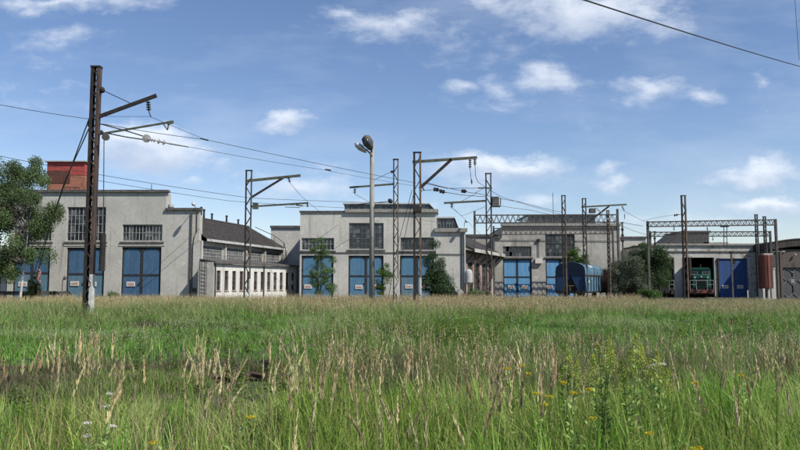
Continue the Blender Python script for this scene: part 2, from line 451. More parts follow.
def mid_band():
    x, y, k = tuft(250000, 14, 40, 12, .15)
    T, nz = tallness(x, y); d = np.abs(y-track_y(x))
    lane = vnoise(x, y, 3.0, 41)*.6+vnoise(x, y, .9, 44)*.4
    keep = (RNG.random(len(x)) < np.where(d < 1.1, .75, 1)*np.clip(.35+lane, .4, 1)); x, y, T, lane, k = x[keep], y[keep], T[keep], lane[keep], k[keep]
    n = len(x); kh = RNG.random(k.max()+1)[k]
    h = (.06+.16*RNG.random(n))*(.5+1.1*lane)*(.6+.9*kh) + T*(.25+.5*RNG.random(n)*(.6+.6*kh))
    mound = np.clip(vnoise(x, y*.8, 3.2, 47)*1.6-.5, 0, 1)*np.clip((y-16)/4,0,1)
    h = h*(.75+.9*mound) + .16*mound*RNG.random(n)
    q = .15+vnoise(x,y,2.6,42)*.65 + vnoise(x,y,.8,43)*.35 + RNG.normal(0,.08,n)
    col = np.where(q[:,None] > .5, pick(BRIGHT, n), pick(GREENS, n))
    col = np.where(((q < .34) | (kh > .93))[:,None], pick(OLIVE, n), col)
    col = np.where((T > .4)[:,None] & (RNG.random(n) < .45)[:,None], pick(PALE, n), col)
    col = np.where((mound+RNG.normal(0,.15,n) > .6)[:,None], pick(PALE, n)*.95, col)
    g_ = col.mean(1, keepdims=True); col = col*.87 + g_*.13*np.array([1.1,1.05,.7])
    dead = RNG.random(n) < .02+.15*T; col[dead] = pick(TAN, n)[dead]*.7
    col *= (.82+.36*kh)[:,None]
    v, fc, c = ribbons(x, y, ground_z(x,y)-.02, h, .012+.014*RNG.random(n), .15+.6*RNG.random(n), RNG.random(n)*6.283, col, 2)
    g_short.add(v, fc, c)

def far_band():
    x, y, k = tuft(190000, 37, 70, 8, .2, .58)
    keep = ~((y > 66) & (np.abs(x) > 8)); x, y, k = x[keep], y[keep], k[keep]
    n = len(x); f = vnoise(x, y, 4, 51)*.6+vnoise(x, y, 1.2, 52)*.4; p = px_of(x,y); kh = RNG.random(k.max()+1)[k]
    h = (.28+.4*RNG.random(n))*(.55+.9*f)*(.7+.6*kh)*np.where(p > 640, .75, 1)
    col = np.where((f+RNG.normal(0,.15,n))[:,None] > .55, pick(GREENS, n), pick(PALE, n))
    dead = RNG.random(n) < .5; col[dead] = pick(TAN, n)[dead]*.85
    col *= (.8+.4*kh)[:,None]
    v, fc, c = ribbons(x, y, ground_z(x,y)*np.clip((68-y)/4,0,1)-.03, h, .02+.025*RNG.random(n), .1+.4*RNG.random(n), RNG.random(n)*6.283, col, 2)
    g_short.add(v, fc, c)

def plumes(x, y, h, nsl, hl, scale=1.0, col=None, tone=1.0):
    """flowering stalks: thin stem + feathery spindle head of slivers"""
    n = len(x); z = ground_z(x,y)
    lean = .03+.28*RNG.random(n)**2; az = RNG.normal(.3, 1.9, n)
    sc = pick(TAN, n)*.75*tone; sc = sc*(1-.35) + pick(GREENS, n)*.35
    # stem
    v, f, c = ribbons(x, y, z, h, (.005*scale)*np.ones(n), lean, az, sc, 4)
    # flatten taper of stem is fine
    g_tan.add(v, f, c)
    colh = (pick(TAN, n) if col is None else col)*tone
    # head slivers
    N = n*nsl; idx = np.repeat(np.arange(n), nsl)
    s = RNG.random(N)
    t0 = 1 - (hl[idx]/h[idx])*(1-s)            # position along the stalk
    L = lean[idx]; H = h[idx]; A = az[idx]
    bx = x[idx] + np.cos(A)*L*H*t0**2; by = y[idx] + np.sin(A)*L*H*t0**2
    bz = z[idx] + H*(t0-.35*L*t0**2.5)
    ln = hl[idx]*(.10+.14*RNG.random(N))*(1.2-s*.75)
    ww = ln*.10*scale + .0014
    th = RNG.random(N)*6.283; out = (.06+.28*RNG.random(N)**1.5)*(1.15-s*.7)
    # heads nod to the lean side
    dx = np.cos(th)*out + np.cos(A)*L*1.2*t0; dy = np.sin(th)*out + np.sin(A)*L*1.2*t0; dz = np.ones(N)
    nr = np.sqrt(dx*dx+dy*dy+dz*dz); dx, dy, dz = dx/nr, dy/nr, dz/nr
    a2 = RNG.random(N)*6.283; sx, sy = np.cos(a2), np.sin(a2)
    p0 = np.stack([bx,by,bz],1); d = np.stack([dx,dy,dz],1); sd = np.stack([sx,sy,np.zeros(N)],1)
    q = np.stack([p0, p0+d*(ln*.5)[:,None]+sd*ww[:,None], p0+d*ln[:,None], p0+d*(ln*.5)[:,None]-sd*ww[:,None]], 1).reshape(-1,3)
    F = np.arange(N*4).reshape(N,4)
    C = np.repeat(colh[idx]*(1+RNG.normal(0,.12,(N,1))), 4, axis=0)
    g_tan.add(q, F, C)

def stalk_fields():
    # nearest individual heads
    x, y, k = tuft(1250, 4.2, 9.4, 5, .12, .60)
    p = px_of(x, y); d = vnoise(x, y, 1.2, 61)
    patch = np.exp(-((p-300)/28)**2)+np.exp(-((p-420)/95)**2)*1.3+np.exp(-((p-80)/75)**2)*.5+np.exp(-((p-210)/25)**2)*.6+np.exp(-((p-540)/35)**2)*.7+np.clip((p-660)/90,0,1)*.75
    keep = (RNG.random(len(x)) < np.clip(patch*1.15,.08,1)*np.clip(d*3-.7, .12, 1)) & (y > 4.9) & ~((p > 222) & (p < 284) & (y < 6.6))
    x, y = x[keep], y[keep]; n = len(x)
    h = .90+.34*RNG.random(n); hl = .20+.16*RNG.random(n)
    plumes(x, y, h, 110, hl, .8, tone=1.2)
    # dry leafless stems among them
    x, y = frustum(500, 3.9, 9.5); n = len(x)
    v, f, c = ribbons(x, y, ground_z(x,y), .5+.45*RNG.random(n), .006*np.ones(n), .05+.4*RNG.random(n)**2, RNG.random(n)*6.283, pick(TAN, n)*.7, 4); g_tan.add(v, f, c)
    # 9 - 14 m
    x, y, k = tuft(1300, 9.0, 15, 4, .15); p = px_of(x,y); d = vnoise(x, y, 2, 62)
    keep = RNG.random(len(x)) < np.where(p > 320, 1, .12)*np.where((p>215)&(p<290), 0, 1)*np.clip(d*1.6-.1, 0, 1); x, y = x[keep], y[keep]; n = len(x)
    plumes(x, y, .72+.34*RNG.random(n), 34, .18+.1*RNG.random(n), 1.1, tone=1.15)
    # 15 - 38 m
    x, y, k = tuft(22000, 15, 40, 6, .3); T, nz = tallness(x, y)
    keep = RNG.random(len(x)) < T*.5*np.where(y < 30, np.clip(nz*1.6-.4,0,1), 1); x, y = x[keep], y[keep]; n = len(x)
    plumes(x, y, .60+.45*RNG.random(n), 9, .22+.1*RNG.random(n), 1.9, tone=.95)
    # 38 - 70 m: the tan band under the buildings
    x, y, k = tuft(44000, 37, 69, 6, .32, .58); p = px_of(x,y)
    f = vnoise(x, y, 4, 51)*.6+vnoise(x, y, 1.2, 52)*.4
    keep = (RNG.random(len(x)) < np.where(p > 640, .6, 1)*np.clip(1.5-f*1.3, 0, 1)) & ~((y > 66) & (np.abs(x) > 8)); x, y, k, f = x[keep], y[keep], k[keep], f[keep]; n = len(x)
    kh = RNG.random(k.max()+1)[k]
    plumes(x, y, (.50+.42*RNG.random(n)+.22*kh)*(.8+.35*f)*np.where(px_of(x,y)>640, .7, 1), 6, .28+.14*RNG.random(n), 2.8, tone=1.05, col=pick(TAN, n)*np.array([1.04,.95,.95]))
near_band(); mid_band(); far_band(); stalk_fields()
tag(g_green.build('tall_grass', M['grass']), 'tall green blades of wild grass filling the foreground', 'grass', kind='stuff')
tag(g_short.build('meadow_grass', M['grass']), 'short bright green meadow grass between track and sheds', 'grass', kind='stuff')
tag(g_tan.build('dry_grass', M['drygrass']), 'dry tan seed heads of reed grass on thin stalks', 'dry grass', kind='stuff')

def specks():
    # white-flowering low weeds in the meadow, left of centre
    pl = Pile()
    x, y = frustum(5200, 16, 33); p = px_of(x,y); d = vnoise(x, y, 2.2, 71)
    keep = (p < 330) & (d > .52) | ((p > 330) & (d > .82)); x, y = x[keep], y[keep]; n = len(x)
    z = ground_z(x,y) + .22+.18*RNG.random(n); r = .012+.012*RNG.random(n)
    q = np.stack([np.stack([x-r,y,z-r*.4],1), np.stack([x,y-r,z+r*.2],1), np.stack([x+r,y,z+r*.4],1), np.stack([x,y+r,z+r],1)],1).reshape(-1,3)
    pl.add(q, np.arange(n*4).reshape(n,4), np.repeat(np.array([(.55,.55,.48)])*(1+RNG.normal(0,.1,(n,1))), 4, axis=0))
    col = pick(GREENS, n)
    v,f,c = ribbons(x, y, ground_z(x,y), z-ground_z(x,y), .006*np.ones(n), .02*np.ones(n), RNG.random(n)*6.283, col, 1); pl.add(v,f,c)
    tag(pl.build('wildflowers', M['petal']), 'tiny white wildflowers scattered through the green meadow', 'wildflowers', kind='stuff')
    # broad-leaved ground cover tall weeds
    pl = Pile()
    cx, cy = frustum(3600, 6.5, 40); p = px_of(cx, cy); d = vnoise(cx, cy, 3, 72)
    keep = (d > .42) & (((np.abs(p-415) < 90) & (cy < 30)) | ((p > 600) & (cy < 13)) | (RNG.random(len(cx)) < .10)); cx, cy = cx[keep], cy[keep]
    for a, b in zip(cx, cy):
        H = (.3+.45*random.random())*(1.55 if 11 < b < 26 and abs(400+720*a/b-415) < 90 else 1); k = 44; s = np.linspace(.15, 1, k)
        th = RNG.random(k)*6.283; ln = (.14*(1.15-s)+.03); w = ln*.18
        dx, dy = np.cos(th), np.sin(th); z0 = float(ground_z(a,b))+H*s
        base = np.stack([a+0*s, b+0*s, z0],1); dd = np.stack([dx,dy,.5*np.ones(k)],1); sd = np.stack([-dy,dx,0*s],1)
        q = np.stack([base, base+dd*(ln*.5)[:,None]+sd*w[:,None], base+dd*ln[:,None]-np.array([0,0,1])*(ln*.25)[:,None], base+dd*(ln*.5)[:,None]-sd*w[:,None]],1).reshape(-1,3)
        pl.add(q, np.arange(k*4).reshape(k,4), np.repeat(pick(GREENS,k)*random.uniform(.75,1.1), 4, axis=0))
        v,f,c = ribbons(np.array([a]),np.array([b]),np.array([float(ground_z(a,b))]),np.array([H]),np.array([.008]),np.array([.05]),np.array([1.0]),pick(GREENS,1),2); pl.add(v,f,c)
    tag(pl.build('weeds', M['leaf']), 'leafy green weeds growing among the field grass', 'weeds', kind='stuff')
specks()

# flowering plants that can be counted
def flower_plant(name, label, cat, heads, Y, kind, group):
    """heads: photo positions of the flower heads of one plant"""
    pts = [P(px,py,Y) for px,py in heads]
    cx = sum(p.x for p in pts)/len(pts); gz = float(ground_z(cx, Y+.02))
    root = thing(name, label, cat, (cx, Y+.02, gz), group)
    st = Pile(); heads_ = []
    for p in pts:
        p = p + Vector((0, random.uniform(-.08,.08), 0))
        base = Vector((cx+random.uniform(-.04,.04), Y+.02, gz)); H = p.z-gz
        n = 7; t = np.linspace(0,1,n)
        X = base.x+(p.x-base.x)*t**1.5; Yy = base.y+(p.y-base.y)*t**1.5; Z = gz+H*t
        for a in (0, 1.57):
            sd = np.array([math.cos(a), math.sin(a), 0])*.004
            c0 = np.stack([X,Yy,Z],1); v = np.stack([c0-sd, c0+sd],1).reshape(-1,3)
            f = np.array([(2*i,2*i+1,2*i+3,2*i+2) for i in range(n-1)]); st.add(v, f, np.repeat(np.array([(.26,.34,.11)]), len(v), 0))
        k = 22 if kind != 'rod' else 54; s = RNG.random(k)*.85+.1; th = RNG.random(k)*6.283; ln = (.05+.07*RNG.random(k))*(1.2-s*.6); w = ln*.22
        b0 = np.stack([np.interp(s,t,X), np.interp(s,t,Yy), np.interp(s,t,Z)],1)
        d = np.stack([np.cos(th)*.8, np.sin(th)*.8, .8+0*s],1); sd = np.stack([-np.sin(th), np.cos(th), 0*s],1)
        q = np.stack([b0, b0+d*(ln*.5)[:,None]+sd*w[:,None], b0+d*ln[:,None]-np.array([0,0,.3])*ln[:,None], b0+d*(ln*.5)[:,None]-sd*w[:,None]],1).reshape(-1,3)
        st.add(q, np.arange(k*4).reshape(k,4), np.repeat(pick(PALE,k)*1.1, 4, axis=0))
        if kind == 'rod':      # goldenrod: arching plume of tiny florets
            k = 300; s = RNG.random(k); th = RNG.random(k)*6.283; r = (.075*(1-s)+.006)*RNG.random(k)**.5
            c0 = np.array(p)[None] + np.stack([np.cos(th)*r, np.sin(th)*r, -.20+s*.22+.0*th],1)
            cc = np.array([(.40,.44,.07),(.32,.40,.06),(.46,.47,.08)]); rr = .005
        else:                  # flat-topped umbel
            k = 70; th = RNG.random(k)*6.283; r = np.sqrt(RNG.random(k))*(.028 if kind == 'tansy' else .026)
            c0 = np.array(p)[None] + np.stack([np.cos(th)*r, np.sin(th)*r, RNG.normal(0,.004,k)-r*.15],1)
            cc = np.array([(.60,.48,.03),(.50,.40,.03)]) if kind == 'tansy' else np.array([(.68,.66,.56),(.60,.58,.50)]); rr = .006
        k = len(c0); e1 = RNG.normal(0,1,(k,3)); e1 /= np.linalg.norm(e1,axis=1)[:,None]; e2 = np.cross(e1, RNG.normal(0,1,(k,3))); e2 /= np.linalg.norm(e2,axis=1)[:,None]
        q = np.stack([c0-e1*rr, c0-e2*rr, c0+e1*rr, c0+e2*rr],1).reshape(-1,3)
        fl = Pile(); heads_.append(fl); fl.add(q, np.arange(k*4).reshape(k,4), np.repeat(cc[RNG.integers(0,len(cc),k)]*(1+RNG.normal(0,.1,(k,1))), 4, axis=0))
    st.build('stem', M['leaf'], root); [h.build('flower_head', M['petal'], root) for h in heads_]
Gt = 'yellow-flowering tansy plants in the foreground grass'
flower_plant('tansy_plant', 'yellow tansy with three flat heads, nearest the middle of the field', 'flower', [(506,367),(523,366),(530,374)], 6.2, 'tansy', Gt)
flower_plant('tansy_plant', 'yellow tansy with two heads side by side left of the goldenrod', 'flower', [(538,394),(549,396),(543,403)], 5.6, 'tansy', Gt)
flower_plant('tansy_plant', 'yellow tansy with four spread heads right in front of the goldenrod', 'flower', [(564,382),(571,391),(588,388),(594,418)], 5.4, 'tansy', Gt)
flower_plant('tansy_plant', 'low yellow tansy head below the goldenrod, close to the bottom edge', 'flower', [(647,431)], 4.9, 'tansy', Gt)
flower_plant('tansy_plant', 'lowest yellow tansy head at the bottom edge, right half', 'flower', [(690,446),(700,448)], 4.8, 'tansy', Gt)
flower_plant('tansy_plant', 'yellow tansy head standing alone at far right', 'flower', [(745,376)], 6.0, 'tansy', Gt)
flower_plant('tansy_plant', 'yellow tansy head just right of the goldenrod', 'flower', [(696,383)], 5.8, 'tansy', Gt)
flower_plant('tansy_plant', 'yellow tansy at the bottom of the left foreground', 'flower', [(157,440),(250,417)], 5.0, 'tansy', Gt)
Gy = 'white yarrow plants in the left foreground'
flower_plant('yarrow_plant', 'white yarrow with two heads, upper one of the left foreground', 'flower', [(107,394),(102,407)], 5.4, 'yarrow', Gy)
flower_plant('yarrow_plant', 'white yarrow with two low heads near the bottom left', 'flower', [(89,422),(88,435),(111,427)], 5.0, 'yarrow', Gy)
flower_plant('yarrow_plant', 'white yarrow behind the goldenrod on its right', 'flower', [(656,365),(664,364),(650,367)], 6.2, 'yarrow', 'white yarrow right of centre')
Gg = 'goldenrod plants right of centre'
for i, (hs, Yd, lb) in enumerate([
    ([(568,352),(575,360),(561,366)], 5.9, 'pale yellow green goldenrod, leftmost of its clump'),
    ([(598,345),(606,338),(613,350),(590,356)], 5.6, 'goldenrod in the middle of its clump'),
    ([(634,336),(628,350),(642,347),(622,362)], 5.5, 'tallest goldenrod of the clump, yellow green plume'),
    ([(655,352),(648,360),(664,370)], 5.9, 'goldenrod at the right side of its clump')]):
    flower_plant('goldenrod_plant', lb, 'flower', hs, Yd, 'rod', Gg)

# ================================================================ overgrown siding
def rail_line(off, label):
    mb = MB(); xs = [ -16+ i*1.0 for i in range(23)]
    for a, b in zip(xs[:-1], xs[1:]):
        pa = Vector((a, track_y(a)+off, .095)); pb = Vector((b, track_y(b)+off, .095))
        mb.bar(pa, pb, .07, .05); mb.bar(pa-Vector((0,0,.06)), pb-Vector((0,0,.06)), .02, .09); mb.bar(pa-Vector((0,0,.11)), pb-Vector((0,0,.11)), .13, .02)
    tag(mb.build('rail', M['rail']), label, 'rail', 'rails of the overgrown siding')
rail_line(-.72, 'rusty rail lying in the grass, the nearer of two')
rail_line(.72, 'rusty rail lying in the grass, the farther of two')
for i in range(28):
    x = -15.6+.75*i; mb = MB(); y = track_y(x)
    mb.box(x-.12, x+.12, y-1.25, y+1.25, -.10, .005+.012*random.random())
    tag(mb.build('sleeper', M['sleeper']), 'weathered timber sleeper half buried under the overgrown rails', 'sleeper', 'sleepers of the overgrown siding')
def point_lever():
    c = P(238, 371, 12.9); r = thing('point_lever', 'rusty point lever with round weight beside the overgrown rails', 'point lever', (c.x, 12.9, 0))
    MB().lathe((c.x-.04,12.9,.22),(c.x+.05,12.9,.22),[(0,.02),(0,.085),(.4,.10),(1,.085),(1,.02)],16).build('counterweight', M['steel'], r)
    e = P(266, 360, 12.9)
    MB().bar((c.x,12.9,.2),(e.x-.02,12.9,.12),.028).bar((c.x-.2,13.0,.05),(e.x+.1,13.0,.04),.035,.03).build('rod', M['rail'], r)
    m = MB().bar((e.x,12.9,0),(e.x,12.9,e.z-.02),.05,.06).bar((e.x,12.9,e.z-.14),(e.x-.05,12.9,e.z-.02),.03)
    m.build('lever_post', M['steel'], r)
    MB().box(e.x-.085,e.x+.075,12.85,12.96,e.z-.045,e.z+.0).box(e.x-.045,e.x+.045,12.86,12.95,e.z-.085,e.z-.046).build('lever_head', M['steel'], r)
point_lever()

# ================================================================ building pieces
def sign_plate(x, z, Y, parent, w=.85, h=.46):
    s = MB().box(x-w/2, x+w/2, Y-.03, Y, z-h/2, z+h/2).build('sign_plate', M['sign_white'], parent)
    return s

def gate(root, px0, px1, pytop, Y, upper, lower, signs, depth=.18, chamfer=True, rail_py=None, iron=True, label=None):
    """double shed door in its opening"""
    a = P(px0, pytop, Y); b = P(px1, pytop, Y); x0, x1, zt = a.x+.04, b.x-.04, a.z-.04
    yb = Y+depth; xm = (x0+x1)/2; zm = P(px0, rail_py, Y).z if rail_py else zt*.5
    mb = MB()
    mb.cur = 0; mb.box(x0, xm-.03, yb, yb+.1, zm, zt).box(xm+.03, x1, yb, yb+.1, zm, zt)
    mb.cur = 1; mb.box(x0, xm-.03, yb, yb+.1, .02, zm-.002).box(xm+.03, x1, yb, yb+.1, .02, zm-.002)
    d = mb.build('door', [M[upper], M[lower]], root)
    if label: d['label'] = label
    if iron:
        f = MB(); t = .13
        for (u0,u1) in ((x0,xm),(xm,x1)):
            f.box(u0,u0+t,yb-.04,yb-.003,.02,zt).box(u1-t,u1,yb-.04,yb-.003,.02,zt)
            f.box(u0+t,u1-t,yb-.038,yb-.003,zt-t,zt).box(u0+t,u1-t,yb-.038,yb-.003,zm-.09,zm+.09)
            if chamfer:
                c = .34
                f.add([(u0+t,yb-.036,zt-t),(u0+t+c,yb-.036,zt-t),(u0+t,yb-.036,zt-t-c)],[(0,1,2)]); f.add([(u1-t,yb-.036,zt-t),(u1-t,yb-.036,zt-t-c),(u1-t-c,yb-.036,zt-t)],[(0,1,2)])
        f.build('door_frame', M['door_iron'], d)
    MB().box(xm-.28, xm-.18, yb-.09, yb-.04, zm*.62, zm*.62+.24).build('handle', M['door_iron'], d)
    for (sx, sz) in signs:
        q = P(sx, sz, yb)
        s = sign_plate(q.x, q.z, yb-.05, d)
        l = MB()
        for k in range(5): 
            wd = .11; xx = q.x-.31+k*.13
            l.box(xx, xx+wd-.025, yb-.088, yb-.081, q.z-.10, q.z+.10)
        l.box(q.x-.33, q.x+.33, yb-.087, yb-.081, q.z-.155, q.z-.13)
        lt = l.build('lettering', M['sign_red'], d)
    return (a.x, b.x, 0, a.z)

def window(root, px0, px1, py0, py1, Y, cols, rows, bars='bars', sill=True, depth=.15, bw=.045):
    a = P(px0, py0, Y); b = P(px1, py1, Y); x0, x1, z1, z0 = a.x, b.x, a.z, b.z
    f = MB(); t = .07; yb = Y+depth
    f.box(x0,x0+t,yb-.03,yb+.05,z0,z1).box(x1-t,x1,yb-.03,yb+.05,z0,z1).box(x0+t,x1-t,yb-.03,yb+.05,z1-t,z1).box(x0+t,x1-t,yb-.03,yb+.05,z0,z0+t)
    for i in range(1, cols):
        x = x0+(x1-x0)*i/cols; f.box(x-bw/2,x+bw/2,yb-.02,yb+.035,z0+t,z1-t)
    for j in range(1, rows):
        z = z0+(z1-z0)*j/rows; f.box(x0+t,x1-t,yb-.024,yb+.03,z-bw/2,z+bw/2)
    w = f.build('window', M[bars], root)
    g = MB()
    for i in range(cols):
        for j in range(rows):
            if random.random() < .015: continue
            xa = x0+(x1-x0)*i/cols; xb = x0+(x1-x0)*(i+1)/cols; za = z0+(z1-z0)*j/rows; zb = z0+(z1-z0)*(j+1)/rows
            dy = random.uniform(-.012,.012)
            g.add([(xa,yb+.03+dy,za),(xb,yb+.03-dy,za),(xb,yb+.03-dy,zb),(xa,yb+.03+dy,zb)],[(0,1,2,3)])
    g.build('pane', M['glass'], w)
    if sill: MB().box(x0-.2,x1+.2,Y-.12,Y-.003,z0-.26,z0-.08).build('sill', M['cap'], w)
    return (x0, x1, z0, z1)

def shell(root, x0, x1, Y, depth, ztop, m, dark_in=True):
    """back and side walls plus flat roof so the hall is closed and dark inside"""
    MB().box(x0, x0+.35, Y+.402, Y+depth, -.1, ztop).box(x1-.35, x1, Y+.402, Y+depth, -.1, ztop).box(x0+.352, x1-.352, Y+depth-.35, Y+depth, -.1, ztop).build('side_wall', m, root)
    MB().box(x0+.1, x1-.1, Y+.405, Y+depth+.1, ztop+.003, ztop+.25).build('roof', M['roof'], root)

def wall_lamp(root, px, py, Y, reach=.8):
    c = P(px, py, Y); 
    a = MB().tube([(c.x-.15, Y, c.z-.5),(c.x-.15,Y-.2,c.z-.1),(c.x,Y-reach,c.z+.1)], .03).build('lamp_bracket', M['steel_grey'], root)
    MB().lathe((c.x+.02,Y-reach-.35,c.z+.02),(c.x-.02,Y-reach+.2,c.z+.16),[(0,.02),(.05,.14),(.4,.2),(.8,.14),(1,.05)],10).build('lamp_head', M['alu'], a, smooth=True)

# ---------------------------------------------------------------- shed 1 (left)
def shed_one():
    Y = 72; X = lambda p: P(p, 240, Y).x; Z = lambda p: P(100, p, Y).z
    xl, xs, xr = X(9), X(165), X(199)
    r = thing('engine_shed', 'grey rendered engine shed at left with blue double doors and brick stack', 'building', ((xl+xr)/2, Y, 0))
    holes = []
    holes.append(gate(r, 14, 50.5, 247.5, Y, 'blue_deep', 'blue_teal', [(23,284)], rail_py=273))
    holes.append(gate(r, 67, 105, 247.5, Y, 'blue_deep', 'blue_teal', [(75,283.5),(92.5,284)], rail_py=274))
    holes.append(gate(r, 122, 161.5, 247, Y, 'blue_deep', 'blue_deep', [(131,284)], rail_py=275))
    holes.append(window(r, 14, 51, 226, 241, Y, 12, 2))
    holes.append(window(r, 67.5, 105, 207, 241, Y, 10, 4))
    holes.append(window(r, 122.5, 162, 224.5, 241, Y, 12, 2))
    zh, zl = Z(192.5), Z(210.5)
    MB().wall(xl, xr, -.1, zh, Y, .4, holes, ([xs],[zl], lambda x,z: z < zl or x < xs)).build('wall', M['wall_a'], r)
    cp = MB().box(xl-.1, xs+.25, Y-.22, Y+.5, zh+.003, Z(190)).build('coping', M['cap'], r)
    MB().box(xs+.003, xr+.15, Y-.22, Y+.5, zl+.003, Z(208)).build('coping', M['cap'], r)
    shell(r, xl, xs, Y, 22, zl-.6, M['wall_a'])
    MB().box(xs-.4,xs-.003,Y+.403,Y+1.6,zl-.6,zh).build('side_wall', M['wall_a'], r)
    MB().box(xs+.01, xr-.02, Y+.41, Y+1.2, -.1, zl-.4).build('side_wall', M['wall_a'], r)
    # ledge over doors
    MB().box(X(11), X(53), Y-.06, Y-.003, Z(245.8), Z(244.6)).box(X(64),X(108), Y-.06, Y-.003, Z(245.8), Z(244.6)).box(X(119),X(165), Y-.06, Y-.003, Z(245.8), Z(244.6)).build('lintel', M['wall_b'], r)
    MB().tube([(X(191.5),Y-.12,Z(300)),(X(191.5),Y-.12,Z(213))],.07,8).build('downpipe', M['steel_grey'], r)
    MB().tube([(X(196.5),Y-.06,Z(212)),(X(196.6),Y-.06,Z(232)),(X(194.5),Y-.06,Z(236)),(X(193.2),Y-.06,Z(246)),(X(193.2),Y-.06,Z(296))],.035,5).build('cable', M['wire'], r)
    MB().box(X(193.5),X(197),Y-.25,Y-.003,Z(293),Z(288)).build('meter_box', M['steel_grey'], r)
    wall_lamp(r, 197.5, 206.5, Y, 1.3)
    # rooftop hatch, vent and rod right of the stack
    MB().box(X(106),X(132),Y+6,Y+9,zl-.4,Z(187.5)).box(X(112),X(119),Y+6.5,Y+8,Z(187.5)+.003,Z(185)).build('roof_hatch', M['concrete'], r)
    MB().tube([(X(139.5),Y+3,zl-.5),(X(139.5),Y+3,Z(180))],.035,5).build('rod', M['steel'], r)
    MB().lathe((X(168),Y+.8,zl-.4),(X(168),Y+.8,Z(203)),[(0,.2),(.7,.2),(.72,.3),(.95,.3),(1,.1)],8).build('vent', M['alu'], r)
    # square stack on the roof
    Ys = 79; a = P(46.5, 192, Ys); b = P(84, 192, Ys); zt = P(60,162,Ys).z; zb = zl-.4
    s = MB().box(a.x,b.x,Ys,Ys+3.2,zb,P(60,175,Ys).z).build('roof_stack', M['brick_red'], r)
    MB().box(a.x-.03,b.x+.03,Ys-.03,Ys+3.23,P(60,175,Ys).z+.003,zt-.003).build('red_cladding', M['redpaint'], s)
    MB().box(a.x-.02,P(70.5,170,Ys).x,Ys-.06,Ys-.032,P(60,183,Ys).z,P(60,170.5,Ys).z).build('rusted_panel', M['rustpatch'], s)
    MB().box(a.x-.25,b.x+.25,Ys-.3,Ys+3.4,zt,zt+.12).build('stack_cap', M['paleroof'], s)
    MB().box(X(44),X(87),Ys-1.2,Ys-.9,zl-.4,Z(190)-.01+.35).build('stack_kerb', M['concrete'], r)
    # roof railing left of the stack
    m = MB()
    for k in range(7):
        x = X(30)+k*.55; m.tube([(x,Ys,zb),(x,Ys,Z(178))],.03,4)
    m.tube([(X(30),Ys,Z(178)),(X(46),Ys,Z(178))],.03,4).tube([(X(30),Ys,Z(183)),(X(46),Ys,Z(183))],.025,4)
    m.build('roof_railing', M['steel'], r)
shed_one()

# low building behind the birch, far left
def left_lean():
    Y = 73.5; r = thing('outbuilding', 'low dark outbuilding with white piers behind the birch', 'building', (P(-20,290,Y).x, Y, 0))
    X = lambda p: P(p,240,Y).x; Z = lambda p: P(0,p,Y).z
    holes = [(X(8.2),X(10.4),0,Z(265)),(X(-10),X(2.5),0,Z(265)),(X(-26),X(-13),0,Z(265))]
    MB().wall(X(-30),X(10.5),-.1,Z(263),Y,.4,holes).build('wall', M['white_wall'], r)
    MB().box(X(-30),X(10.4),Y+.5,Y+.6,-.05,Z(263)-.01).build('door', M['black'], r)  # one black sheet behind all the openings
    MB().box(X(-31),X(9)-.05,Y-1.0,Y-.003,Z(263),Z(258)).build('roof_edge', M['cap'], r)
    MB().box(X(-30),X(9)-.05,Y+.41,Y+10,Z(263)+.003,Z(259)).build('roof', M['roof'], r)
left_lean()

# ---------------------------------------------------------------- side hall of shed 1
def oriented(p0, p1):
    """local frame: x from p0 to p1, y to the left-behind, z up"""
    d = Vector((p1[0]-p0[0], p1[1]-p0[1], 0)); L = d.length; a = math.atan2(d.y, d.x)
    return Matrix.Translation((p0[0], p0[1], 0)) @ Matrix.Rotation(a, 4, 'Z'), L

